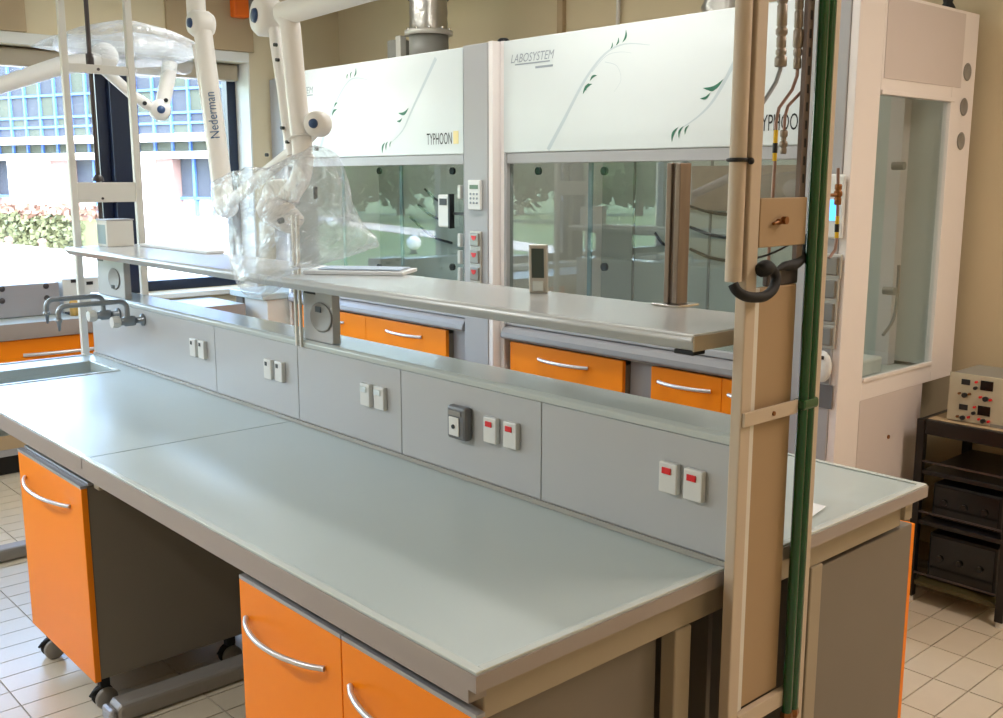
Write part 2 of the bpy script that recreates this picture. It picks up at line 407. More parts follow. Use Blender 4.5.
for k, (x, y, h) in enumerate(TR): tree(x, y, h, 'leafy garden tree beyond the lawn, seen only mirrored in the hood glass', k)
# hedge and bollards
hA, hB = W(-30, 240, z=-.06), W(74, 250.5, z=-.06)
hd = (hB - hA); hl = hd.length; hd = hd.normalized(); hn = Vector((-hd.y, hd.x, 0))
if hn.dot(CAM - hA) > 0: hn = -hn
t = thing('hedge', 'clipped hedge with reddish young growth on top, across the pavement', 'hedge', (hA + hB) / 2)
hg, hr = MB(), MB(); rnd = random.Random(3)
hg.prism([hA + hn * .15, hB + hn * .15, hB + hn * 1.5, hA + hn * 1.5], (0, 0, .75))
for k in range(2600):
    top = rnd.random() < .35
    p = hA + hd * rnd.uniform(-.2, hl + .1) + hn * (rnd.uniform(0, 1.4) if top else rnd.uniform(0, .25))
    p.z = -.06 + (rnd.uniform(.75, 1.02) if top else rnd.uniform(.02, .82))
    u = Vector((rnd.uniform(-1, 1), rnd.uniform(-1, 1), rnd.uniform(-1, 1))).normalized() * rnd.uniform(.06, .13); w = u.orthogonal().normalized() * u.length * .7
    (hr if top else hg)._add([p - u, p - w, p + u, p + w], [(0, 1, 2, 3)])
hg.build('foliage', 'hedge_green', t); hr.build('young_growth', 'hedge_red', t)
for px, py, l in ((10, 256, 'short terracotta bollard by the hedge, nearer the picture edge'), (43.5, 258.5, 'short terracotta bollard by the hedge, nearer the white frame')):
    p = W(px, py, z=-.06)
    tag(MB().lathe(p, (0, 0, 1), [(.001, 0), (.10, 0), (.085, .03), (.075, .34), (.095, .36), (.095, .40), (.06, .44), (.001, .45)], 16).build('bollard', 'terracotta'), l, 'bollard', 'bollards')
# building opposite
fu = Vector((.935, .355, 0)); P0 = W(150, 222, z=-.06); fn = Vector((.355, -.935, 0))
if fn.dot(CAM - P0) < 0: fn = -fn
def FS(px, py):
    d = ROT @ Vector((px - CX, py - CY, F)); tt = (P0 - CAM).dot(fn) / d.dot(fn); q = CAM + d * tt
    return (q - P0).dot(fu), q.z
def fbox(b, s0, s1, z0, z1, d0, d1):
    q = [P0 + fu * s0 + fn * d0, P0 + fu * s1 + fn * d0, P0 + fu * s1 + fn * d1, P0 + fu * s0 + fn * d1]
    return b.prism([(v.x, v.y, z0) for v in q], (0, 0, z1 - z0))
t = thing('office_building', 'office building across the road with blue glazing, white bands and brick piers', 'building', (P0.x, P0.y, -.06))
sL, sR = FS(-60, 150)[0], FS(300, 150)[0]
fbox(MB(), sL, sR, -.06, 11, -9, -.4).build('body', 'fac_white', t)
zb1 = FS(100, 143)[1], FS(100, 136)[1]; zb2 = FS(100, 159.5)[1], FS(100, 153)[1]
fbox(MB(), sL, sR, *zb1, -.4, .5).build('white_band', 'fac_white', t)
fbox(MB(), sL, sR, *zb2, -.4, .35).build('white_band', 'fac_white', t)
zt = 10.6; step = FS(117, 125)[0] - FS(100.5, 125)[0]
s = sL; k = 0
zh = [zb1[1], FS(100, 125)[1], FS(100, 115)[1], FS(100, 92)[1], zt]
while s < sR - .1:
    s1 = min(s + step, sR)
    for q in range(4): fbox(MB(), s + .05, s1 - .05, zh[q] + .05, zh[q + 1] - .05, -.4, -.3).build('pane', 'fac_glass' if (k + q) % 3 else 'fac_glass2', t)
    fbox(MB(), s + .05, s1 - .05, zb2[1], zb1[0], -.4, -.3).build('pane', 'fac_glass2', t)
    fbox(MB(), s1 - .05, s1 + .05, zb2[1], zt, -.4, -.2).build('mullion', 'fac_blue', t)
    s = s1; k += 1
for z in zh[1:4]: fbox(MB(), sL, sR, z - .05, z + .05, -.4, -.22).build('transom', 'fac_blue', t)
def fspan(a, b): return FS(a, 175)[0], FS(b, 175)[0]
for a, b, m in ((19, 53, 'fac_white'), (53, 71, 'brick'), (139, 158, 'fac_white'), (158, 175, 'brick'), (226, 246, 'brick'), (-30, -8, 'brick')):
    s0, s1 = fspan(a, b)
    if m == 'brick':
        pier = fbox(MB(), s0, s1, -.06, zb2[0], -.4, .1).build('brick_pier', 'brick', t)
    else: fbox(MB(), s0, s1, -.06, zb2[0], -.4, .55).build('white_pier', m, t)
for a, b in ((-8, 8), (8, 19), (71, 90), (90, 112), (112, 139), (175, 190), (190, 208), (208, 226), (246, 262), (262, 280)):
    s0, s1 = fspan(a, b); zm = FS(150, 198)[1]
    fbox(MB(), s0 + .04, s1 - .04, .9, zm - .06, -.4, -.3).build('pane', 'fac_glass2', t)
    fbox(MB(), s0 + .04, s1 - .04, zm + .06, zb2[0], -.4, -.3).build('pane', 'fac_glass', t)
    fbox(MB(), s1 - .06, s1 + .06, .2, zb2[0], -.4, -.2).build('mullion', 'fac_blue', t)
    fbox(MB(), s0, s1, zm - .06, zm + .06, -.4, -.2).build('transom', 'fac_blue', t)

# ================================================================== island bench
# --- worktops
def worktop(name, label, x0, x1, y0, y1, hole=None, lips=()):
    t = thing(name, label, 'worktop', ((x0 + x1) / 2, (y0 + y1) / 2, .866), 'island worktops')
    b = MB()
    if hole:
        hx0, hx1, hy0, hy1 = hole
        b.box(x0, x1, y0, hy0, .868, .897).box(x0, x1, hy1, y1, .868, .897).box(x0, hx0, hy0, hy1, .868, .897).box(hx1, x1, hy0, hy1, .868, .897)
        sb = MB(); zb = .70
        for q in ((hx0 - .012, hx0, hy0, hy1), (hx1, hx1 + .012, hy0, hy1), (hx0 - .012, hx1 + .012, hy0 - .012, hy0), (hx0 - .012, hx1 + .012, hy1, hy1 + .012)):
            sb.box(q[0], q[1], q[2], q[3], zb, .8675)
        sb.box(hx0 - .012, hx1 + .012, hy0 - .012, hy1 + .012, zb - .012, zb)
        bs = sb.build('sink_basin', 'worktop', t)
        MB().cyl(((hx0 + hx1) / 2, .35, zb), ((hx0 + hx1) / 2, .35, zb + .004), .03).build('drain', 'chrome', bs)
        rim = MB()
        for q in ((hx0 - .018, hx0, hy0 - .018, hy1 + .018), (hx1, hx1 + .018, hy0 - .018, hy1 + .018), (hx0, hx1, hy0 - .018, hy0), (hx0, hx1, hy1, hy1 + .018)): rim.box(q[0], q[1], q[2], q[3], .897, .9005)
        rim.build('sink_rim', 'lip', bs, .001)
    else: b.box(x0, x1, y0, y1, .868, .897)
    b.build('slab', 'worktop', t)
    for q in lips: MB().box(q[0], q[1], q[2], q[3], .8965, .9015).build('raised_edge', 'lip', t, .0018)
    return t
SX = -1.80
t = worktop('worktop', 'grey-green worktop nearest the camera, ahead of the red switch sockets', SX + .003, 0, 0, .71, None, ((SX + .002, 0, 0, .018), (-.018, 0, .018, .70)))
t2 = worktop('worktop', 'grey-green worktop with the small sink at the window end', -3.62, SX - .003, 0, .71, (-3.42, -3.13, .06, .62), ((-3.62, SX - .002, 0, .018), (-3.62, -3.602, .018, .70)))
t3 = worktop('worktop', 'grey-green worktop behind the socket spine, facing the fume hoods', -3.62, .008, .862, 1.608, None, ((-3.62, .008, 1.59, 1.608), (-.010, .008, .862, 1.59)))
for tt, a, b, y in ((t, SX + .003, 0, 0), (t2, -3.62, SX - .003, 0)):
    box('front_edge', 'worktop_edge', tt, a, b, y - .004, y - .0005, .866, .8965)
box('end_edge', 'worktop_edge', t, .0005, .004, -.004, .71, .866, .8965); box('end_edge', 'worktop_edge', t3, .0085, .012, .862, 1.608, .866, .8965)
# --- under-frame
fr = thing('bench_frame', 'grey-beige steel under-frame carrying the island worktops', 'frame', (-1.8, .785, 0))
box('front_rail', 'worktop_edge', fr, -3.58, -.022, .001, .042, .836, .8675)
box('rear_rail', 'frame_grey', fr, -3.58, -.022, 1.555, 1.595, .80, .8675)
for x in (-.072, -1.85, -3.58):
    box('end_rail', 'frame_grey', fr, x, x + .04, .044, 1.553, .785, .8675, .003)
for y0, y1 in ((.575, .628), (1.10, 1.152)): box('leg', 'frame_grey', fr, -.068, -.028, y0, y1, 0.0, .7845, .004)
for x in (-1.85, -3.58):
    for y0, y1 in ((.60, .66), (.92, .98)): box('leg', 'leg_grey', fr, x + .002, x + .038, y0, y1, .0625, .7845, .004)
for x in (-1.91, -3.635):
    b = MB()
    b.prism([(x, .06, .002), (x, .06, .05), (x, .075, .062), (x, 1.52, .062), (x, 1.52, .002)], (.085, 0, 0)); b.build('foot', 'leg_grey', fr, .012)
    b = MB().box(x + .004, x + .081, .035, .0605, .002, .052); b.build('foot_cap', 'cab_trim', fr, .012)
box('back_panel', 'cab_grey', fr, -3.55, -.08, .76, .775, .12, .78)
# --- service spine
sp = thing('service_spine', 'long grey socket upstand along the middle of the island bench', 'upstand', (-1.8, .785, .9))
box('core', 'spine', sp, -3.60, -.004, .716, .854, .8985, 1.166)
xs = [-.004, -.571, -1.165, -1.745, -2.35, -3.60]
for a, b in zip(xs[1:], xs[:-1]):
    e = .0025 if b in (-.571, -1.745) else .0008
    box('panel', 'spine', sp, a + e, b - e, .708, .7158, .912, 1.166, .0012)
    box('rear_panel', 'spine', sp, a + .001, b - .001, .8542, .862, .912, 1.166, .0012)
b = MB(); b.prism([(-3.60, .704, 1.168), (-3.60, .704, 1.184), (-3.60, .712, 1.192), (-3.60, .858, 1.192), (-3.60, .866, 1.184), (-3.60, .866, 1.168)], (3.597, 0, 0)); b.build('ledge', 'spine_ledge', sp, .002)
box('skirting', 'shelf_edge', sp, -3.60, -.004, .702, .7078, .8985, .911)
def socket(kind, px, py, w=.050, h=.070):
    p = W(px, py, y=.70); x, z = p.x, p.z
    if kind == 'grey':
        s = box('switched_socket', 'socket_grey', sp, x - .040, x + .040, .679, .7075, z - .046, z + .048, .009)
        box('face', 'plate_white', s, x - .026, x + .016, .675, .6788, z - .034, z + .018, .003)
        box('window', 'disc_grey', s, x - .030, x + .024, .676, .6788, z + .022, z + .036, .002)
        MB().cyl((x - .005, .672, z - .008), (x - .005, .675, z - .008), .006).build('keyhole', 'ink', s); return
    s = box('socket_plate', 'plate_white', sp, x - w / 2, x + w / 2, .692, .7075, z - h / 2, z + h / 2, .003)
    if kind == 'red':
        r = box('rocker', 'red', s, x - .015, x + .010, .689, .6918, z + .009, z + .024, .002)
    elif kind == 'white': box('rocker', 'lip', s, x - .022, x + .012, .689, .6918, z + .008, z + .026, .002)
    else: box('hole_cover', 'ink', s, x - .014, x + .001, .6905, .6918, z + .012, z + .026, .001)
for k, px, py in (('hole', 194, 347.5), ('hole', 202.5, 349.5), ('hole', 269, 369), ('hole', 280, 371.5), ('white', 366.5, 394.5), ('white', 380.5, 398), ('grey', 461.5, 422.5), ('red', 491.5, 430), ('red', 511.5, 435), ('red', 669.5, 477.5), ('red', 694.5, 485)): socket(k, px, py)
# --- shelf over the spine
sh = thing('reagent_shelf', 'long pale grey shelf raised on box brackets over the socket spine', 'shelf', (-1.8, .778, 1.192))
SZ = 1.41; x0, x1, y0, y1 = -3.58, -.03, .597, .962
b = MB(); b.prism([(x0, y0, SZ - .014), (x0, y0 + .004, SZ - .004), (x0, y0 + .012, SZ), (x0, y1 - .012, SZ), (x0, y1 - .004, SZ - .004), (x0, y1, SZ - .014), (x0, y1 - .014, SZ - .036), (x0, y0 + .022, SZ - .036)], (x1 - x0, 0, 0))
b.build('board', 'shelf', sh, .003)
box('end_cap', 'frame_grey', sh, x1 + .0005, x1 + .004, y0 + .004, y1 - .004, SZ - .034, SZ - .003)
box('edge_bracket', 'rubber', sh, x1 - .06, x1 - .01, y0 + .02, y0 + .06, SZ - .046, SZ - .0365, .002)
box('stiffener', 'shelf_edge', sh, x0 + .1, x1 - .1, .70, .86, SZ - .05, SZ - .0365, .002)
for a, c in ((-1.722, -1.545), (-3.53, -3.22)):
    s = box('bracket_box', 'spine', sh, a, c, .722, .752, 1.1925, 1.359, .003)
    mx = W(321, 316, y=.72).x if a > -2 else W(114, 278, y=.72).x
    mz = 1.275
    rc = MB().lathe((mx, .7215, mz), (0, -1, 0), [(.001, 0), (.047, 0), (.049, .003), (.044, .005), (.040, .003), (.001, .003)], 28)
    for i in range(len(rc.v)): rc.v[i].x = mx + (rc.v[i].x - mx) * 1.35
    rc.build('round_cover', 'disc_grey', s)
    MB().box(mx - .028, mx + .004, .7155, .7185, mz + .016 if a > -2 else mz - .045, mz + .034 if a > -2 else mz - .028).build('slot', 'ink', s)
    box('top_slot', 'ink', s, a + .01, a + .08, .7205, .7218, 1.346, 1.357)
for px in (297, 301.3):
    xu = W(px, 330, y=.70).x; box('upright', 'white_metal', sh, xu - .005, xu + .005, .694, .7035, 1.17, 1.60, .001)

# --- lab taps at the sink end
def tap(px, py, tipx, label):
    x = W(px, py, y=.66).x; z = 1.125
    t = thing('lab_tap', label, 'tap', (x, .708, z), 'lab taps')
    MB().lathe((x, .7075, z), (0, -1, 0), [(.001, 0), (.026, 0), (.026, .008), (.013, .012), (.013, .05), (.001, .05)]).build('wall_flange', 'tap_grey', t)
    MB().lathe((x, .658, z), (0, -1, 0), [(.001, -.012), (.020, -.012), (.022, 0), (.022, .03), (.016, .036), (.016, .05), (.001, .05)]).build('valve_body', 'tap_grey', t)
    MB().lathe((x, .606, z), (0, -1, 0), [(.001, 0), (.024, .002), (.026, .012), (.024, .034), (.001, .036)], 8, False).build('valve_knob', 'plate_white', t)
    pts = [(x, .64, z + .02), (x, .64, z + .055)]
    for k in range(1, 6): a = k / 5 * math.pi / 2; pts.append((x, .64 - .03 * (1 - math.cos(a)), z + .055 + .03 * math.sin(a)))
    yt = tipx
    pts.append((x, yt + .03, z + .085))
    for k in range(1, 6): a = k / 5 * math.pi / 2; pts.append((x, yt + .03 - .03 * math.sin(a), z + .085 - .03 * (1 - math.cos(a))))
    pts.append((x, yt, z + .035)); MB().tube(pts, .0105, 12).build('spout', 'tap_grey', t)
    MB().lathe((x, yt, z + .035), (0, 0, -1), [(.001, 0), (.014, 0), (.014, .01), (.008, .018), (.0045, .05), (.001, .05)], 12).build('nozzle', 'tap_grey', t)
tap(108, 310, .40, 'grey lab tap with long horizontal spout, farther one over the sink')
tap(132, 315, .36, 'grey lab tap with long horizontal spout, nearer one over the sink')

# --- cabinets under the island
def bow_handle(m, xa, xb, y, z, out=.042, parent=None, r=.0065):
    pts = []; n = 12
    for k in range(n + 1):
        s_ = k / n; pts.append((xa + (xb - xa) * s_, y - .004 - out * (math.sin(math.pi * s_) ** .75), z))
    return MB().tube(pts, r, 8, flat=(0, 0, 1)).build('handle', m, parent)
t = thing('mobile_cabinet', 'orange-fronted grey cabinet on castors under the bench', 'cabinet', (-2.2, .3, 0))
xa, xb, yf, z0, z1 = -2.535, -1.925, .03, .115, .775
box('body', 'cab_grey', t, xa + .004, xb - .002, yf + .021, .58, z0 + .005, z1 - .004, .003)
d = box('door', 'orange', t, xa, xb, yf, yf + .02, z0, z1 - .010, .002)
bow_handle('handle', xa + .07, xb - .10, yf, z1 - .088, .045, d)
box('top_trim', 'cab_trim', t, xa, xb, yf - .001, yf + .019, z1 - .0095, z1, .001)
box('top_plate', 'cab_trim', t, xa, xb, yf + .022, .575, z1 - .0035, z1 + .008, .002)
for cxx, cyy in ((xa + .07, yf + .035), (xb - .06, yf + .04), (xa + .07, .52), (xb - .06, .52)):
    c = MB().box(cxx - .006, cxx + .026, cyy - .012, cyy + .02, .075, .1195).build('castor', 'rubber', t, .003)
    MB().lathe((cxx - .018, cyy + .004, .036), (1, 0, 0), [(.001, 0), (.030, 0), (.036, .004), (.036, .016), (.030, .02), (.001, .02)], 24).build('wheel', 'rubber', c)
    MB().lathe((cxx + .018, cyy + .004, .036), (1, 0, 0), [(.001, 0), (.030, 0), (.036, .004), (.036, .016), (.030, .02), (.001, .02)], 24).build('wheel', 'disc_grey', c)
    MB().tube([(cxx + .01, cyy, .07), (cxx + .01, cyy - .03, .062), (cxx + .01, cyy - .045, .05)], [.008, .007, .004], 6).build('brake_lever', 'rubber', c)
t = thing('base_cabinet', 'grey base cabinet with two orange doors under the near worktop', 'cabinet', (-.45, .3, 0))
xa, xm, xb, yf, z0, z1 = -.864, -.434, -.012, .012, .10, .803
box('body', 'cab_grey', t, xa + .003, -.076, yf + .022, .57, z0, z1 - .03, .002)
box('plinth', 'cab_grey', t, xa + .02, -.08, .07, .55, 0, z0 - .0005)
for a, b_ in ((xa, xm), (xm, xb)):
    d = box('door', 'orange', t, a + .0015, b_ - .0015, yf, yf + .02, z0, z1, .002)
    box('door_trim', 'cab_trim', d, a + .0015, b_ - .0015, yf, yf + .02, z1 + .0005, z1 + .010, .001)
    bow_handle('handle', a + .035, b_ - .06, yf, z1 - .085, .045, d)
t = thing('base_cabinet', 'brown-grey end cabinet with an orange door on the hood side of the island', 'cabinet', (-.5, 1.4, 0))
box('body', 'cab_grey', t, -.90, -.045, 1.158, 1.652, .10, .765, .003)
box('plinth', 'cab_grey', t, -.88, -.06, 1.17, 1.58, 0, .0995)
for a, b_ in ((-.90, -.473), (-.472, -.045)):
    d = box('door', 'orange', t, a + .001, b_ - .001, 1.6525, 1.672, .10, .760, .002)
    MB().tube([(a + .08 + (b_ - a - .16) * k / 8, 1.676 + .035 * math.sin(math.pi * k / 8) ** .75, .69) for k in range(9)], .006, 8).build('handle', 'handle', d)
t = thing('base_cabinet', 'grey sink cabinet at the far window end under the island', 'cabinet', (-3.2, .4, 0))
box('body', 'cab_grey', t, -3.56, -2.98, .70, .755, .10, .78, .003); box('plinth', 'cab_grey', t, -3.54, -3.0, .70, .75, 0, .0995)

# ================================================================== service frames at the island's ends
fR = thing('service_gantry', 'tan-lit upright service frame with pipes at the near end of the island', 'frame', (.03, .83, 0), 'service frames')
box('front_post', 'post_lit_tan', fR, .019, .045, .668, .704, 0, ZC - .001, .003)
box('rear_post', 'post_lit_tan', fR, .012, .045, .930, .966, 0, ZC - .001, .003)
box('panel', 'panel_lit_tan', fR, .018, .030, .732, .876, .575, 1.50, .004)
box('panel_strip', 'white_metal', fR, .016, .034, .712, .7315, .575, 1.50)
box('panel_cap', 'dark_rod', fR, .018, .031, .762, .876, 1.5005, 1.535, .003)
pl = box('key_plate', 'panel_lit_tan', fR, .040, .046, .7045, .872, 1.583, 1.681, .002)
MB().cyl((.047, .765, 1.633), (.056, .765, 1.634), .006, n=12).cyl((.052, .742, 1.630), (.052, .785, 1.637), .0035, n=8).cyl((.052, .775, 1.636), (.062, .775, 1.636), .008, n=12).build('latch', 'brass', pl)
cb = box('cross_bar', 'post_lit_tan', fR, .046, .052, .672, .868, 1.222, 1.252, .001)
MB().cyl((.052, .775, 1.236), (.055, .775, 1.236), .005, n=10).build('screw', 'brass', cb)
box('cross_bar', 'post_lit_tan', fR, .0305, .046, .7045, .9295, .535, .574, .002)
box('cross_bar', 'post_lit_tan', fR, .010, .040, .7045, .9295, 2.62, 2.66, .002)
ra = box('slotted_rail', 'rail_brown', fR, .030, .040, .850, .872, 1.55, ZC - .001)
for k in range(26): box('slot', 'ink', ra, .0401, .0406, .858, .865, 1.71 + k * .036, 1.728 + k * .036)
for y in (.887, .913): MB().cyl((.052, y, .52), (.052, y, ZC - .001), .0115, n=16).build('green_pipe', 'green_pipe', fR)
for y in (.887, .913): MB().lathe((.052, y, .50), (0, 0, 1), [(.001, 0), (.013, 0), (.015, .008), (.013, .02), (.001, .02)], 6, False).build('pipe_fitting', 'brass', fR)
MB().box(.036, .066, .869, .930, 1.228, 1.252).build('pipe_clamp', 'green_pipe', fR, .006)
zc = W(735, 281, x=.022).z
MB().cyl((.026, .650, zc), (.026, .650, ZC - .001), .0165, n=24).build('conduit', 'post_lit_tan', fR)
# cable tie on conduit
MB().tube([(.026 + .019 * math.cos(a), .650 + .019 * math.sin(a), W(745, 160, x=.03).z) for a in [k * math.pi / 12 for k in range(25)]], .004, 6).build('cable_tie', 'black', fR)
MB().sphere(W(751, 161, x=.05), .007, 10).build('tie_knob', 'black', fR)
# gas lines with beaded fittings
def beads(top, bot, segs, m, parent):
    top, bot = Vector(top), Vector(bot); ax = bot - top; L = ax.length; prof = [(.001, 0)]
    for a, b_, r in segs: prof += [(r * .82, a * L), (r, a * L + .003), (r, b_ * L - .003), (r * .82, b_ * L)]
    prof.append((.001, L)); return MB().lathe(top, ax, prof, 14).build('fitting', m, parent)
GX = .02
def gp(px, py, x=GX): return W(px, py, x=x)
g1 = MB().tube([gp(781, 60), gp(780, 70), gp(776, 82), gp(768, 95), gp(758, 110)], .0045, 8).build('gas_pipe', 'tap_grey', fR)
beads(gp(784, -40), gp(780.5, 67), ((0, .32, .008), (.34, .40, .011), (.41, .62, .0105), (.63, .70, .012), (.71, .82, .010), (.83, .89, .011), (.90, 1, .0125)), 'fitting_metal', g1)
g2 = MB().tube([gp(798, 62), gp(797, 76), gp(792, 90), gp(779, 108), gp(776, 122), gp(775, 160), gp(772, 205), gp(768, 266)], .0036, 8).build('gas_pipe', 'copper', fR)
beads(gp(801, -40), gp(797, 69), ((0, .3, .008), (.31, .45, .009), (.46, .62, .0095), (.63, .80, .0105), (.81, .88, .009), (.90, 1, .0085)), 'fitting_metal', g2)
MB().cyl(gp(776, 130), gp(775.3, 143), .0046, n=10).build('marker_band', 'yellow', g2); MB().cyl(gp(775.3, 143), gp(774.8, 153), .005, n=10).build('marker_band', 'ink', g2); MB().cyl(gp(774.8, 153), gp(774.4, 161), .0046, n=10).build('marker_band', 'yellow', g2)
g3 = MB().tube([gp(811, -30), gp(809, 60), gp(807, 82), gp(803, 90), gp(788, 106), gp(785, 116), gp(784, 130)], .0034, 8).build('gas_pipe', 'copper', fR)
beads(gp(784, 130), gp(783, 154), ((0, .3, .008), (.32, .45, .006), (.47, .7, .0085), (.72, 1, .007)), 'fitting_metal', g3)
g4 = MB().tube([W(838, 168, x=.02), W(838, 190, x=.02), W(837, 235, x=.02), W(835, 250, x=.02), W(829, 258, x=.02)], .0036, 8).build('gas_pipe', 'copper', fR)
beads(W(838.5, 184, x=.02), W(837.5, 205, x=.02), ((0, .3, .008), (.32, .6, .0095), (.62, 1, .008)), 'brass', g4)
MB().cyl(W(837.4, 216, x=.02), W(837, 224, x=.02), .0046, n=10).build('marker_band', 'yellow', g4); MB().cyl(W(837, 224, x=.02), W(836.8, 232, x=.02), .005, n=10).build('marker_band', 'ink', g4); MB().cyl(W(836.8, 232, x=.02), W(836.5, 238, x=.02), .0046, n=10).build('marker_band', 'yellow', g4)
for q_, par, r_ in ((gp(784, -40), g1, .0045), (gp(801, -40), g2, .0036), (gp(811, -30), g3, .0034)):
    MB().cyl(q_, (q_.x, q_.y, ZC - .001), r_, n=8).build('riser', 'fitting_metal', par)
q_ = W(838, 195, x=.02); MB().cyl(q_, (q_.x, .9665, q_.z), .004, n=8).build('stay', 'brass', g4)
# black cable looped round the post
pts = [W(733, 284, x=.055), W(737, 291, x=.062), W(745, 296, x=.068), W(755, 297.5, x=.07), W(765, 296, x=.07), W(773, 289, x=.068), W(776, 279, x=.064), W(773, 271, x=.06), W(766, 268, x=.056), W(759, 272, x=.054)]
def smooth(pts, n=4):
    P = [Vector(p) for p in pts]; out = []
    for i in range(len(P) - 1):
        a, b_, c, d_ = P[max(i - 1, 0)], P[i], P[i + 1], P[min(i + 2, len(P) - 1)]
        for k in range(n):
            u = k / n; out.append(.5 * ((2 * b_) + (c - a) * u + (2 * a - 5 * b_ + 4 * c - d_) * u * u + (3 * b_ - a - 3 * c + d_) * u ** 3))
    return out + [P[-1]]
t = thing('black_cable', 'thick black cable looped like a hook round the near service post', 'cable', W(755, 298, x=.06))
sp_ = smooth(pts); MB().tube(sp_, [.0105] * (len(sp_) - 8) + [.0115, .014, .016, .017, .017, .016, .014, .010], 12).build('hook_loop', 'rubber', t)
sp_ = smooth([W(776, 270, x=.05), W(784, 266, x=.045), W(793, 265, x=.04), W(801, 259, x=.035), W(806, 248, x=.03), W(809, 236, x=.028)])
MB().tube(sp_, [.004, .004, .006, .007, .009, .010, .011, .012] + [.0115] * (len(sp_) - 8), 12).build('cable_tail', 'rubber', t)
MB().tube(smooth([W(757, 258, x=.03), W(775, 252, x=.025), W(797, 240, x=.02)]), .0022, 8).build('thin_lead', 'rubber', t)

fL = thing('service_gantry', 'slim white service frame with dark rod at the window end of the island', 'frame', (-3.66, .84, 0), 'service frames')
box('front_post', 'white_metal', fL, -3.675, -3.645, .672, .702, 0, ZC - .001, .003)
box('rear_post', 'white_metal', fL, -3.675, -3.645, .976, 1.008, 0, ZC - .001, .003)
c = box('cross_bar', 'white_metal', fL, -3.67, -3.65, .7025, .9755, 2.195, 2.235, .002)
MB().cyl((-3.65, .835, 2.215), (-3.646, .835, 2.215), .007, n=10).build('screw', 'dark_rod', c)
c = box('cross_plate', 'white_metal', fL, -3.67, -3.65, .7025, .9755, 1.607, 1.700, .002)
MB().cyl((-3.65, .815, 1.625), (-3.646, .815, 1.625), .006, n=10).build('screw', 'dark_rod', c)
MB().cyl((-3.69, .815, 1.20), (-3.69, .815, ZC - .001), .0105, n=14).build('dark_rod', 'dark_rod', fL)
MB().lathe((-3.69, .815, 1.705), (0, 0, 1), [(.001, 0), (.026, 0), (.026, .012), (.014, .03), (.001, .03)]).build('rod_flange', 'dark_rod', fL)
MB().lathe((-3.69, .815, 2.236), (0, 0, 1), [(.001, 0), (.018, 0), (.018, .05), (.001, .05)]).build('rod_collar', 'dark_rod', fL)
t = thing('service_box', 'pale box standing on the shelf end under the dark rod', 'box', (-3.50, .87, SZ))
box('housing', 'white_metal', t, -3.565, -3.44, .745, .868, SZ + .0005, SZ + .118, .003)
box('side_vent', 'bluegrey', t, -3.55, -3.46, .7435, .7448, SZ + .012, SZ + .10, .002)
box('lid', 'cab_trim', t, -3.568, -3.437, .742, .871, SZ + .1185, SZ + .124, .001)

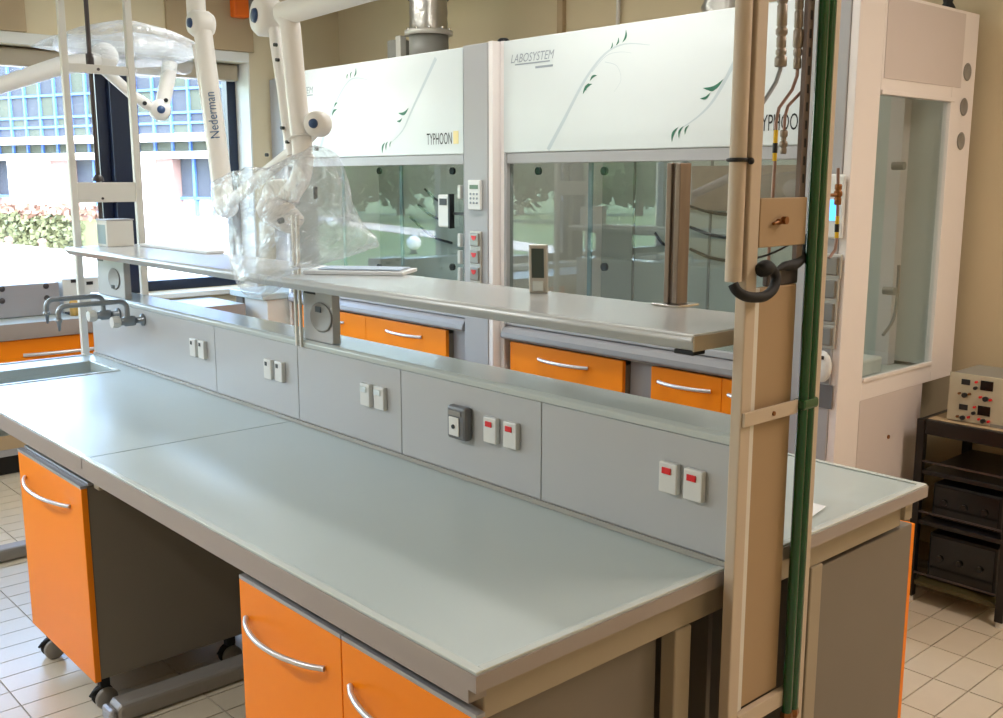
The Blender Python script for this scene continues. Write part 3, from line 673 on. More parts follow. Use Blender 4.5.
# ================================================================== fume hoods
YH = 2.40
def hood(x0, WD, pl, name, label, right_side):
    """x0 left end, WD width, pl local start of the control post"""
    x1 = x0 + WD; xp = x0 + pl; ZT = 2.375
    t = thing('fume_hood', label, 'fume hood', ((x0 + x1) / 2, YH + .5, 0), 'fume hoods')
    box('side_panel', 'hood_side', t, x0, x0 + .03, YH, YH + .90, .0, ZT, .003)
    sx0, sx1 = x1 - .032, x1
    # right side: stiles, rails, inset panels and a tall glazed opening
    s = MB().box(sx0, sx1, YH - .045, YH + .13, 0, ZT).box(sx0, sx1, YH + .13, YH + .70, 2.02, ZT).box(sx0, sx1, YH + .70, YH + .90, .88, ZT).box(sx0, sx1, YH + .13, YH + .70, .88, .96).box(sx0, sx1, YH + .13, YH + .635, 0, .88).build('side_panel', 'hood_side', t, .003)
    if right_side:
        box('upper_inset', 'hood_panel', s, sx1 + .0003, sx1 + .003, YH + .145, YH + .77, 2.077, ZT - .012, .001)
        box('lower_inset', 'hood_panel', s, sx1 + .0003, sx1 + .003, YH + .12, YH + .625, .03, .882, .001)
        MB().cyl((sx1 + .003, YH + .36, .70), (sx1 + .008, YH + .36, .70), .008, n=10).build('lock', 'brass', s)
        box('window_bead', 'hood_side', s, sx1 + .0005, sx1 + .008, YH + .13, YH + .70, .953, .967, .001)
        box('window_bead', 'hood_side', s, sx1 + .0005, sx1 + .008, YH + .13, YH + .72, 2.02, 2.035, .001)
        for px, py in ((967, 72), (963.5, 107), (960.5, 141), (957, 174)):
            if py > 150: continue
            q = W(px, py, x=sx1); MB().lathe((sx1 + .0005, q.y, q.z), (1, 0, 0), [(.001, 0), (.034, 0), (.036, .002), (.030, .003), (.028, .001), (.001, .001)], 24).build('round_vent', 'disc_grey', s)
    box('side_glass', 'clear_glass', t, sx0 + .012, sx0 + .018, YH + .13, YH + .70, .96, 2.02)
    # interior
    box('back_baffle', 'hood_inner', t, x0 + .031, sx0 - .001, YH + .72, YH + .74, .945, 2.33)
    box('work_surface', 'hood_inner', t, x0 + .031, sx0 - .001, YH + .03, YH + .85, .905, .93)
    box('roof', 'hood_side', t, x0 + .031, sx0 - .001, YH + .03, YH + .88, ZT - .03, ZT - .004)
    lt = box('added_hood_lamp', 'lamp_glow', t, x0 + .5, x1 - .5, YH + .26, YH + .32, ZT - .055, ZT - .031, .004)  # lamp added under the roof to lighten the dark interior
    l = bpy.data.lights.new('added_hood_light', 'AREA'); l.shape = 'RECTANGLE'; l.size = .8; l.size_y = .06; l.energy = 1.5; l.color = (.95, 1, .96)
    lo_ = bpy.data.objects.new('added_hood_light', l); COL.objects.link(lo_); lo_.location = ((x0 + x1) / 2, YH + .29, ZT - .06)
    # header with printed leaves
    hz0, hz1 = 1.842, ZT - .002
    h = box('header_panel', 'hood_white', t, x0 + .022, xp, YH, YH + .02, hz0, hz1, .004)
    box('left_stile', 'hood_grey', t, x0 + .002, x0 + .045, YH + .001, YH + .05, .987, hz0 - .0005, .003)
    box('sash_rail', 'hood_grey', t, x0 + .0455, xp - .001, YH + .004, YH + .045, 1.790, hz0 - .0005, .003)
    box('sash_lower_rail', 'hood_grey', t, x0 + .0455, xp - .001, YH + .004, YH + .045, .987, 1.015, .003)
    box('sash_glass', 'sash_glass', t, x0 + .0455, xp - .001, YH + .024, YH + .030, 1.0155, 1.7895)
    for px in (.33, .66): box('sash_mullion', 'bluegrey', t, x0 + .045 + (pl - .045) * px - .012, x0 + .045 + (pl - .045) * px + .012, YH + .031, YH + .04, 1.016, 1.789)
    # control post, chamfered on the sash side
    yp = YH - .05
    MB().prism([(xp + .001, YH + .02, .65), (xp + .001, YH - .002, .65), (xp + .048, yp, .65), (sx0 - .001, yp, .65), (sx0 - .001, YH + .02, .65)], (0, 0, ZT - .005 - .65)).build('control_post', 'hood_grey', t, .003)
    e = Vector((.047, -.048, 0)); pn = Vector((-.71, -.70, 0)) * .0012
    MB().prism([Vector((xp + .003, YH - .003, 1.05)) + pn, Vector((xp + .046, yp + .001, 1.05)) + pn, Vector((xp + .046, yp + .001, ZT - .02)) + pn, Vector((xp + .003, YH - .003, ZT - .02)) + pn], pn).build('chamfer_strip', 'hood_chamfer', t)
    # airfoil sill and base
    b = MB(); b.prism([(x0 + .031, YH - .03, .928), (x0 + .031, YH - .026, .952), (x0 + .031, YH - .012, .972), (x0 + .031, YH + .012, .984), (x0 + .031, YH + .06, .986), (x0 + .031, YH + .06, .93), (x0 + .031, YH - .02, .918)], (xp - x0 - .032, 0, 0)); b.build('airfoil_sill', 'sill_grey', t, .004)
    box('base_rail', 'hood_grey', t, x0 + .031, sx0 - .001, YH + .022, YH + .06, .08, .15)
    box('base_panel', 'hood_grey', t, x0 + .031, sx0 - .001, YH + .505, YH + .51, .0, .9)
    box('base_back', 'cab_grey', t, x0 + .031, sx0 - .001, YH + .511, YH + .52, .0, .9)
    return t, h, xp, sx0, yp
def leaf(h, o, ang, L, wd, bs=1):
    L *= .64; wd *= .66
    r = Vector((math.cos(ang), 0, math.sin(ang))); u = Vector((-math.sin(ang), 0, math.cos(ang))); top, bot = [], []
    for k in range(9):
        s_ = k / 8; bend = bs * .18 * L * math.sin(math.pi * s_) ; w_ = wd * math.sin(math.pi * min(1, s_ * 1.02)) ** .8
        top.append(o + r * L * s_ + u * (bend + w_ / 2)); bot.append(o + r * L * s_ + u * (bend - w_ / 2))
    b = MB(); b.prism([p + Vector((0, -.0006, 0)) for p in bot + top[::-1][1:-1]], (0, -.0008, 0)); b.build('leaf', 'leaf_print', h)
def ribbon(h, pts, w0, w1, m='stem_print'):
    P = smooth(pts, 5); L, R_ = [], []
    for i, p in enumerate(P):
        tn = (P[min(i + 1, len(P) - 1)] - P[max(i - 1, 0)]).normalized(); u = Vector((-tn.z, 0, tn.x)); w_ = (w0 + (w1 - w0) * i / (len(P) - 1)) / 2
        L.append(p + u * w_ + Vector((0, -.0006, 0))); R_.append(p - u * w_ + Vector((0, -.0006, 0)))
    n = len(P); MB()._add(L + R_, [(i, i + 1, n + i + 1, n + i) for i in range(n - 1)]).build('stem', m, h)
def decor(h, dx, sc=1):
    q = lambda px, py: W(px, py, y=YH) + Vector((dx, 0, 0))
    ribbon(h, [q(548, 150), q(565, 118), q(585, 80), q(605, 54), q(625, 44), q(650, 45)], .022, .002)
    ribbon(h, [q(592, 72), q(606, 56), q(620, 52), q(632, 53)], .004, .001)
    ribbon(h, [q(745, 40), q(733, 65), q(715, 98), q(700, 115), q(682, 128)], .022, .003)
    ribbon(h, [q(605, 62), q(617, 66), q(621, 80), q(614, 92)], .003, .001)
    for px, py, a, L, w_ in ((610.5, 49, 68, .045, .010), (616, 45.5, 66, .055, .012), (622.5, 42.5, 70, .085, .016), (590, 81, 26, .075, .016), (583, 94, 35, .11, .022), (586, 91, 60, .06, .014), (703, 88, 16, .16, .026), (700, 98.5, 22, .085, .016), (708, 90, 14, .07, .012), (672, 142, 62, .105, .018), (679, 138.5, 66, .085, .014), (685, 134.5, 62, .065, .012)):
        leaf(h, q(px, py), math.radians(a), L, w_, -1 if a in (14, 16, 22, 68, 70, 66) and py < 130 else 1)
XH1, XH2 = -4.70, -2.609
h2, hd2, xp2, sx2, yp2 = hood(XH2, 1.919, 1.675, 'fume_hood', 'white fume hood on the right with a tall side window', True)
h1, hd1, xp1, sx1_, yp1 = hood(XH1, 2.086, 1.823, 'fume_hood', 'white fume hood on the left, behind the plastic-wrapped arm', False)
decor(hd2, 0); 
def decor1(h):
    q = lambda px, py: W(px, py, y=YH)
    ribbon(h, [q(320, 150), q(328, 122), q(337, 100), q(348, 82), q(357, 78), q(368, 80)], .024, .002)
    ribbon(h, [q(436, 58), q(425, 82), q(412, 110), q(403, 130), q(392, 142)], .024, .003)
    for px, py, a, L, w_ in ((347, 79, 62, .05, .012), (350.5, 78, 64, .06, .012), (354, 77, 66, .085, .016), (334.5, 107, 30, .07, .018), (332, 116, 30, .11, .022), (398.5, 113, 14, .15, .026), (397, 121, 16, .08, .018), (382.5, 153, 64, .10, .020), (386, 150, 66, .08, .014), (390, 147.5, 64, .06, .012)):
        leaf(h, q(px, py), math.radians(a), L, w_, -1 if a in (14, 16, 22, 68, 70, 66) and py < 130 else 1)
decor1(hd1)
R_, U_ = (1, 0, 0), (0, 0, 1)
def at_h(px, py): return W(px, py, y=YH)
a = at_h(427, 145); text('lettering', 'TYPHOON', 'ink', hd1, a, R_, U_, at_h(452, 144).x - a.x, .060)
a = at_h(453.5, 144); box('yellow_mark', 'yellow_print', hd1, a.x, a.x + .042, YH - .0015, YH - .0003, a.z, a.z + .066)
a = at_h(755, 131.5); text('lettering', 'TYPHOON', 'ink', hd2, a, R_, U_, at_h(806, 130).x - a.x, .062)
a = at_h(511, 63.5); text('lettering', 'LABOSYSTEM', 'ink_grey', hd2, a, R_, U_, at_h(554.5, 57).x - a.x, .040, shear=.3)
box('logo_line', 'ink_grey', hd2, a.x + .03, at_h(550, 60).x, YH - .0015, YH - .0003, a.z - .012, a.z - .006)
a2 = at_h(535.5, 65); box('logo_line', 'ink_grey', hd2, a2.x, at_h(553, 64).x, YH - .0015, YH - .0003, a.z - .036, a.z - .026)
e_ = at_h(313.5, 91); a = Vector((e_.x - .36, YH, e_.z - .012)); text('lettering', 'LABOSYSTEM', 'ink_grey', hd1, a, R_, U_, .36, .040, shear=.3)
box('logo_line', 'ink_grey', hd1, a.x + .06, at_h(313, 93).x, YH - .0015, YH - .0003, a.z - .014, a.z - .007)
# control posts
def post_items(t, yp, kp, socks):
    if kp: q = W(*kp, y=yp); c = box('control_panel', 'plate_white', t, q.x - .048, q.x + .048, yp - .018, yp - .0005, q.z - .075, q.z + .075, .005)
    if kp: box('display', 'lcd_green', c, q.x - .032, q.x + .032, yp - .0195, yp - .0182, q.z + .03, q.z + .05)
    for i in range(3 if kp else 0):
        for j in range(3): MB().cyl((q.x - .025 + .025 * i, yp - .0182, q.z + .005 - .022 * j), (q.x - .025 + .025 * i, yp - .021, q.z + .005 - .022 * j), .006, n=8).build('button', 'ink_grey', c)
    for px, py, kind in socks:
        q = W(px, py, y=yp); s = box('socket', 'silver', t, q.x - .042, q.x + .042, yp - .012, yp - .0005, q.z - .045, q.z + .045, .004)
        box('flap', 'steel', s, q.x - .034, q.x + .034, yp - .022, yp - .0122, q.z - .032, q.z + .036, .006)
        b = MB()
        if kind == 'red': b.prism([(q.x - .020, yp - .0225, q.z + .022), (q.x + .020, yp - .0225, q.z + .022), (q.x + .012, yp - .0225, q.z + .004), (q.x, yp - .0225, q.z - .002), (q.x - .012, yp - .0225, q.z + .004)], (0, -.002, 0)); b.build('indicator', 'red', s)
        else: box('indicator', 'ink', s, q.x - .03, q.x - .014, yp - .0235, yp - .0222, q.z + .014, q.z + .03)
post_items(h1, yp1, (476.5, 195), [(477, 240, 'red'), (477, 257, 'red'), (477, 274, 'red')])
post_items(h2, yp2, None, [(832, 266, 'b'), (829.5, 289, 'b'), (827.5, 312, 'b'), (825.5, 336, 'b')])
q = W(824, 366, y=yp2); d = MB().sphere((0, 0, 0), 1, 16); d.v = [Vector((q.x + v.x * .040, yp2 - .0125 + v.y * .012, q.z + v.z * .060)) for v in d.v]
d = d.build('sensor', 'plate_white', h2); box('sensor_eye', 'ink', d, q.x - .018, q.x + .012, yp2 - .0265, yp2 - .0235, q.z + .028, q.z + .042, .003)
q = W(824, 396, y=yp2); box('label_plate', 'socket_grey', h2, q.x - .045, q.x + .035, yp2 - .004, yp2 - .0005, q.z - .045, q.z + .045, .001)
q = W(838, 208, y=yp2); c = box('status_screen', 'plate_white', h2, q.x - .05, q.x + .03, yp2 - .015, yp2 - .0005, q.z - .11, q.z + .12, .02)
box('screen_glow', mat('screen_blue', '4aa8ff', .4, emit=1.5), c, q.x - .04, q.x + .012, yp2 - .0175, yp2 - .0155, q.z - .045, q.z + .03, .003)
for py in (192, 240, 257, 274): # plates on the chamfer of the left hood's post
    q = W(462.5, py, y=YH - .03); box('chamfer_outlet', 'silver', h1, q.x - .012, q.x + .012, YH - .055, YH - .034, q.z - .035, q.z + .035, .004)
# things inside the hoods, all fixed to their linings
for hx, t, arcs in ((XH2, h2, ((655, 233, 668, 246), (690, 206, 733, 215), (690, 227, 733, 238), (690, 249, 731, 261))), (XH1, h1, ((425, 189, 446, 203), (418, 205, 448, 221), (410, 217, 452, 243)))):
    for a0, b0, a1, b1 in arcs:
        yb = YH + .715
        MB().tube(smooth([W(a0, b0, y=yb), W((a0 + a1) / 2, (b0 + b1) / 2 + (b1 - b0) * .22, y=yb), W(a1, b1, y=yb)]), .008, 6).build('baffle_slot', 'ink', t)
a, b_ = W(692, 166, y=YH + .71), W(800, 204, y=YH + .71)
box('protective_film', 'film', h2, a.x, min(b_.x, sx2 - .01), YH + .710, YH + .7195, b_.z - .04, a.z)
for px in (632, 708): box('baffle_joint', 'disc_grey', h2, W(px, 230, y=YH + .71).x, W(px, 230, y=YH + .71).x + .012, YH + .713, YH + .7195, .95, 2.3)
for hx, t, xs_ in ((XH2, h2, (538, 604)), (XH1, h1, (379, 452))):
    for px in xs_:
        for py in (171, 267):
            q = W(px, py, y=YH + .035); MB().cyl((q.x, YH + .031, q.z), (q.x, YH + .045, q.z), .019, n=14).build('sash_stop', 'ink', t)
q = W(445, 211, y=YH - .02)
c = box('airflow_meter', 'plate_white', h1, q.x - .055, q.x + .035, YH - .024, YH + .003, q.z - .085, q.z + .085, .006)
box('display', 'ink', c, q.x - .04, q.x + .02, YH - .0265, YH - .0242, q.z + .03, q.z + .065); box('bracket', 'ink', c, q.x + .036, q.x + .05, YH - .03, YH + .003, q.z - .09, q.z + .09)
box('bracket_arm', 'ink', c, q.x + .0505, xp1 - .002, YH - .012, YH + .002, q.z - .02, q.z - .005)
# hood-2 interior seen through the side window: baffle post, tube, fittings
xs3 = sx2 - .05
box('inner_post', 'hood_panel', h2, W(905, 250, x=sx2).x - .2, sx2 - .14, YH + .66, YH + .719, .931, 2.2)
MB().tube(smooth([W(899, 265, x=xs3), W(897, 300, x=xs3), W(893, 320, x=xs3), W(883, 335, x=xs3)]), .007, 8).build('drain_tube', 'disc_grey', h2)
for px, py in ((888, 166), (879, 290), (922, 318)): q = W(px, py, x=xs3 - .02); MB().cyl((sx2 - .002, q.y, q.z), (sx2 - .05, q.y, q.z), .016, n=14).build('tap_outlet', 'disc_grey', h2)
q = W(886, 342, x=xs3); box('cup_sink', 'plate_white', h2, xs3 - .2, xs3 - .02, q.y - .14, q.y + .02, .9305, 1.0, .01)

# drawer units under the hoods
def drawer_unit(label, spans, ztop, x0, x1):
    t = thing('drawer_unit', label, 'drawers', ((x0 + x1) / 2, YH + .3, 0), 'drawer units under the hoods')
    box('body', 'cab_grey', t, x0 + .002, x1 - .002, YH + .024, YH + .495, .152, ztop - .02, .002)
    for a, b_ in spans:
        for zt_, zb_ in ((ztop, ztop - .20), (ztop - .204, ztop - .45), (ztop - .454, .16)):
            d = box('drawer', 'orange', t, a + .0015, b_ - .0015, YH, YH + .022, zb_, zt_, .002)
            w_ = b_ - a
            bow_handle('handle', a + w_ * (.28 if w_ > .42 else .12), b_ - w_ * (.28 if w_ > .42 else .14), YH, zt_ - .062, .032, d, .0085)
zt = .904
e = lambda px, py: W(px, py, y=YH).x
drawer_unit('orange drawer unit under the right hood, next to the left hood\'s post', [(e(510, 341), e(623, 362))], zt, e(510, 341), e(623, 362))
drawer_unit('orange drawer unit under the right hood, next to the service frame', [(e(651, 367), e(722, 380)), (e(722, 380), e(722, 380) + .31)], zt, e(651, 367), e(722, 380) + .31)
xa_, xm_, xb_ = XH1 + .06, e(365.5, 318), e(446, 332)
drawer_unit('orange drawer unit under the left hood, behind the round-cover bracket', [(xa_, xm_), (xm_, xb_)], zt, xa_, xb_)

box('filler_panel', 'hood_grey', h2, e(623, 362) + .004, e(651, 367) - .004, YH + .05, YH + .06, .153, .902)
box('filler_panel', 'hood_grey', h1, xb_ + .004, xp1 - .004, YH + .05, YH + .06, .153, .902)
# ducts on the hoods
p = W(429, 58, y=2.75)
t = thing('exhaust_duct', 'grey plastic duct with foil collar on the left hood', 'duct', (p.x, 2.75, 2.361))
dz = 2.3712
MB().lathe((p.x, 2.75, dz), (0, 0, 1), [(.001, 0), (.115, 0), (.115, .16), (.001, .16)], 28).build('damper_body', 'duct_plastic', t)
MB().lathe((p.x, 2.75, dz + .1605), (0, 0, 1), [(.105, 0), (.14, 0), (.14, .025), (.105, .025)], 28).build('flange', 'silver', t)
for k in range(10): a = k * .628; MB().cyl((p.x + .125 * math.cos(a), 2.75 + .125 * math.sin(a), dz + .186), (p.x + .125 * math.cos(a), 2.75 + .125 * math.sin(a), dz + .198), .009, n=6).build('bolt', 'chrome', t)
MB().lathe((p.x, 2.75, dz + .186), (0, 0, 1), [(.108, 0), (.112, .04), (.108, .07), (.112, .10), (.108, .14), (.11, .17)], 28).build('foil_sleeve', 'duct_foil', t)
MB().lathe((p.x, 2.75, dz + .356), (0, 0, 1), [(.112, 0), (.118, 0), (.118, .07), (.112, .07)], 28).build('clamp_band', 'black', t)
MB().cyl((p.x, 2.75, dz + .42), (p.x, 2.75, ZC - .002), .11, n=28).build('duct_pipe', 'duct_plastic', t)
box('bracket', 'silver', t, p.x - .145, p.x - .10, 2.62, 2.66, dz, dz + .16)
q = W(398, 48, y=2.78)
t = thing('damper_motor', 'grey damper motor box beside the duct on the left hood', 'motor', (q.x, 2.78, 2.361))
box('housing', 'duct_plastic', t, q.x - .06, q.x + .05, 2.74, 2.84, dz, dz + .17, .01); box('cover', 'plate_white', t, q.x - .055, q.x + .045, 2.737, 2.7395, dz, dz + .045)
MB().lathe((q.x + .03, 2.77, dz + .1705), (0, 0, 1), [(.001, 0), (.025, 0), (.025, .02), (.001, .02)], 16).build('shaft', 'silver', t)
p = W(732, 4, y=2.85)
t = thing('exhaust_duct', 'crumpled foil duct on top of the right hood', 'duct', (p.x, 2.85, 2.361))
pr = [(.10, 0), (.15, .02)]
for k in range(14): pr += [(.12 if k % 2 else .135, .03 + k * .03)]
pr += [(.12, .46)]
MB().lathe((p.x, 2.85, dz), (0, 0, 1), pr, 24).build('foil_sleeve', 'duct_foil', t); MB().cyl((p.x, 2.85, dz + .45), (p.x, 2.85, ZC - .002), .11, n=24).build('duct_pipe', 'duct_plastic', t)
q = W(957, 12, y=YH + .83)
MB().lathe((q.x - .04, YH + .83, 2.3755), (0, 0, 1), [(.001, 0), (.035, 0), (.03, .03), (.018, .05), (.022, .07), (.001, .08)], 16).build('roof_knob', 'black', h2)
q = W(502, 44, y=YH + .02)
MB().lathe((q.x, YH + .03, 2.3755), (0, 0, 1), [(.001, 0), (.028, 0), (.03, .008), (.02, .016), (.001, .018)], 16).build('roof_plug', 'black', h2)

# tall grey cabinet and low white unit in the corner by the window
t = thing('tall_cabinet', 'tall blue-grey cabinet in the corner between window and left hood', 'cabinet', (-5.1, 3.1, 0))
box('body', 'hood_grey', t, -5.47, -4.72, 2.772, 3.36, .0, 2.42, .004)
for a, b_ in ((-5.468, -5.097), (-5.093, -4.722)):
    d = box('door', 'hood_grey', t, a, b_, 2.75, 2.7715, .06, 2.41, .003); box('handle', 'handle', d, b_ - .05, b_ - .035, 2.725, 2.7495, 1.0, 1.15, .003)
t = thing('low_cabinet', 'low white cabinet with thick top below the window corner', 'cabinet', (-4.9, 2.5, 0))
box('body', 'white_wall', t, -5.05, -4.74, 2.26, 2.72, 0, .93, .004); box('top', 'worktop', t, -5.18, -4.73, 2.22, 2.74, .9305, .975, .006); box('end_panel', 'cab_grey', t, -5.15, -5.06, 2.25, 2.72, 0, .93, .003)

# ================================================================== window bench
XB = -4.93
t = thing('window_worktop', 'white-lit worktop running along the window wall', 'worktop', (-5.2, .6, .86))
box('slab', 'worktop', t, XL + .045, XB, -2.6, 2.2, .868, .897, .003); box('front_edge', 'worktop_edge', t, XB + .0005, XB + .004, -2.6, 2.2, .82, .897)
box('apron', 'worktop_edge', t, XB - .04, XB, -2.6, 2.2, .805, .8675)
for k, (ya, yb, l) in enumerate(((-.42, .58, 'orange drawer unit under the window bench at the picture\'s left edge'), (.59, 1.59, 'orange drawer unit under the window bench behind the taps'))):
    u = thing('drawer_unit', l, 'drawers', (-5.2, (ya + yb) / 2, 0), 'drawer units under the window bench')
    box('body', 'cab_grey', u, XL + .08, XB - .05, ya, yb, .12, .80, .002); box('plinth', 'black', u, XL + .1, XB - .1, ya + .02, yb - .02, 0, .1195)  # plinth blackened to carry the toe-kick shadow
    box('lower_door', 'tan_board', u, XB - .049, XB - .028, ya + .002, yb - .002, .165, .596, .002)
    box('bottom_rail', 'cab_trim', u, XB - .049, XB - .026, ya + .002, yb - .002, .125, .1645, .002)
    for zt_, zb_ in ((.797, .60),):
        d = box('drawer', 'orange', u, XB - .049, XB - .028, ya + .002, yb - .002, zb_, zt_, .002)
        pts = [(XB - .026 + .035 * math.sin(math.pi * k2 / 10) ** .6, ya + .2 + (yb - ya - .4) * k2 / 10, zt_ - .09) for k2 in range(11)]
        MB().tube(pts, .011, 8).build('handle', 'handle', d)
ya, yb = W(-20, 300, x=-5.2).y, W(60, 300, x=-5.2).y
t = thing('steel_trunking', 'bolted steel trunking box at the back of the window bench', 'trunking', (-5.25, (ya + yb) / 2, .897))
zt = W(30, 284, x=-5.2).z; zb = .90
box('housing', 'cab_trim', t, -5.36, -5.2, ya - .6, yb, zb, zt, .004)
for px, py in ((2, 289), (46, 286), (2, 301), (47, 298)): q = W(px, py, x=-5.2); MB().lathe((-5.1995, q.y, q.z), (1, 0, 0), [(.001, 0), (.018, 0), (.016, .006), (.001, .008)], 12).build('bolt', 'dark_rod', t)
ya, yb = W(62, 290, x=-5.2).y, W(98, 290, x=-5.2).y
t = thing('socket_box', 'white double socket box beside the steel trunking', 'socket box', (-5.25, (ya + yb) / 2, .897))
zt = W(80, 278, x=-5.2).z
box('housing', 'plate_white', t, -5.34, -5.2, ya + .005, yb + .04, .898, zt, .006)
for px, py in ((74, 281), (89.5, 283)): q = W(px, py, x=-5.2); box('outlet', 'ink', t, -5.1995, -5.196, q.y - .02, q.y + .02, q.z - .01, q.z + .01)
p = W(73.5, 301, x=-5.08)
tag(MB().lathe((-5.08, p.y, .898), (0, 0, 1), [(.001, 0), (.026, 0), (.026, .08), (.012, .10), (.012, .12), (.001, .12)], 16).build('bottle', 'bottle'), 'small amber bottle by the white socket box', 'bottle')
for px, py, l in ((71, 310.5, 'dark blue folder lying on the window bench, nearer the taps\' tips'), (91, 307, 'dark blue folder lying on the window bench, nearer the upstand')):
    p = W(px, py, z=.905) + Vector((.08, 0, 0)); tag(MB().box(p.x - .06, p.x + .06, p.y - .06, p.y + .06, .8975, .908).build('folder', 'navy'), l, 'folder', 'folders on the window bench')

# ================================================================== things on the shelf and bench
p = W(539, 293, z=SZ)
t = thing('display_meter', 'small silver desk meter with a dark leaning screen on the shelf', 'meter', (p.x, p.y, SZ))
zt_ = W(540, 245, y=p.y).z
r = Vector((.80, .60, 0)); fw = Vector((.60, -.80, 0))
def obox(name, m, par, o, a0, a1, d0, d1, z0, z1, lean=0., bev=0.):
    q = lambda a, d, z: Vector((o.x, o.y, 0)) + r * (a - .3 * lean * (z - SZ)) + fw * (d - lean * (z - SZ)) + Vector((0, 0, z))
    b = MB(); b._add([q(a0, d1, z0), q(a1, d1, z0), q(a1, d0, z0), q(a0, d0, z0), q(a0, d1, z1), q(a1, d1, z1), q(a1, d0, z1), q(a0, d0, z1)], [(0, 3, 2, 1), (4, 5, 6, 7), (0, 1, 5, 4), (1, 2, 6, 5), (2, 3, 7, 6), (3, 0, 4, 7)])
    return b.build(name, m, par, bev)
bd = obox('body', 'silver', t, p, -.025, .025, -.013, .013, SZ + .0006, zt_, .16, .003)
obox('screen', 'lcd', bd, p, -.017, .017, .0132, .0146, SZ + .042, zt_ - .010, .16)
obox('keypad', 'lip', bd, p, -.015, .015, .0132, .018, SZ + .006, SZ + .034, .16, .003)
p = W(690, 307, z=SZ); zt_ = W(681, 163, y=p.y).z
pc = W(677, 306, z=SZ)
t = thing('steel_column', 'brown-tinted steel column on a square foot plate on the shelf', 'column', (pc.x, pc.y, SZ))
cx_, cy_ = pc.x - .01, pc.y + .005
box('foot_plate', 'chrome', t, cx_ - .042, cx_ + .042, cy_ - .042, cy_ + .042, SZ + .0005, SZ + .006, .001)
b = MB(); w_ = .021; k_ = .006
b.prism([(cx_ - w_, cy_ - w_, 0), (cx_ - k_, cy_ - w_, 0), (cx_ - k_, cy_ - w_ + .008, 0), (cx_ + k_, cy_ - w_ + .008, 0), (cx_ + k_, cy_ - w_, 0), (cx_ + w_, cy_ - w_, 0), (cx_ + w_, cy_ + w_, 0), (cx_ - w_, cy_ + w_, 0)], (0, 0, zt_ - SZ - .0065))
for i in range(len(b.v)): b.v[i].z += SZ + .0065
b.build('column', 'steel_brown', t, .002)
# papers and tray
p = W(362, 273, z=SZ)
tag(obox('document_wallet', 'paper', None, p + Vector((-.02, .0, 0)), -.16, .18, -.08, .09, SZ + .0006, SZ + .012, 0, .002), 'white document wallet lying on the shelf below the bag', 'folder')
tag(obox('paper_sheet', 'paper_blue', None, p + Vector((.0, .01, 0)), -.14, .14, -.06, .06, SZ + .0145, SZ + .0175, 0), 'bluish sheet of paper on top of the white wallet', 'paper')
p = W(140, 246, z=SZ)
tag(MB().box(-3.40, -2.72, .875, .955, SZ + .0006, SZ + .012).build('flat_tray', 'paper', None, .003), 'flat white tray on the shelf beside the pale box', 'tray')
p = W(812, 512, z=.9015)
tag(MB().prism([W(800, 516, z=.9022), W(812, 517, z=.9022), W(826, 506.5, z=.9022), W(808, 502, z=.9022)], (0, 0, .0012)).build('paper_sheet', 'paper'), 'white paper sheet on the rear worktop behind the service frame', 'paper')

# ================================================================== extraction arms and polythene
AY = .80
def A(px, py, y=AY): return W(px, py, y=y)
def disc_joint(t, c, r, th, axis=(0, -1, 0), cap=True):
    ax = Vector(axis).normalized(); j = MB().lathe(Vector(c) - ax * th / 2, ax, [(.001, 0), (r * .8, 0), (r, th * .2), (r, th * .8), (r * .8, th), (.001, th)], 26).build('joint', 'arm_white', t)
    if cap: MB().lathe(Vector(c) + ax * (th / 2 + .0005), ax, [(.001, 0), (r * .38, 0), (r * .34, .008), (.001, .010)], 18).build('joint_cap', 'blue_cap', j)
    return j
t = thing('extraction_arm', 'near white extraction arm with a doubled vertical tube over the bench', 'extraction arm', A(300, 230), 'extraction arms')
J = A(264, 12)
P1, P2 = A(283, 14), A(440, -33)
MB().tube([P1, P2], .038, 24).build('boom_tube', 'arm_white', t)
MB().tube([P2, (P2.x, AY, ZC - .002)], .045, 20).build('ceiling_drop', 'arm_white', t)
MB().lathe((P2.x, AY, ZC - .002), (0, 0, -1), [(.001, 0), (.12, 0), (.12, .012), (.05, .03), (.001, .03)]).build('ceiling_flange', 'arm_white', t)
MB().tube([A(322, 6, AY + .04), A(430, -17, AY + .04)], .018, 12).build('boom_link', 'plate_white', t)
disc_joint(t, A(267, 17), .066, .085, (-.12, -.99, .03))
pts = [A(283, 14), A(289, 22), A(291, 34), A(296, 90), A(300, 128), A(303, 158), A(301, 176), A(293, 190), A(280, 198)]
MB().tube(smooth(pts, 5), .034, 24).build('main_tube', 'arm_white', t)
MB().tube([A(274, 28), A(276, 45), A(283, 90), A(288, 130), A(293, 155)], .020, 18).build('parallel_link', 'arm_white', t)
for px, py, r_ in ((300.5, 138, .040), (302, 160, .041)):
    c_ = A(px, py); MB().tube([c_ + Vector((r_ * math.cos(k * math.pi / 12), r_ * math.sin(k * math.pi / 12), .012 * math.cos(k * math.pi / 12))) for k in range(25)], .004, 6).build('clamp_ring', 'arm_white', t)
MB().sphere(A(281, 195), .066, 24, (1, 1, .85)).build('elbow', 'arm_white', t)
MB().lathe(A(285, 205), (-.05, -.55, -.85), [(.001, -.02), (.06, 0), (.080, .01), (.084, .02), (.080, .06), (.06, .078), (.001, .082)], 28).build('hood_collar', 'arm_white', t)
q = A(283, 220, AY - .08); MB().cyl(q, q + Vector((0, -.015, -.004)), .010, n=12).build('screw_cap', 'ink', t)
q = A(316, 193, AY - .04); box('clip', 'ink', t, q.x - .006, q.x + .006, q.y - .008, q.y + .004, q.z - .02, q.z + .02, .003)
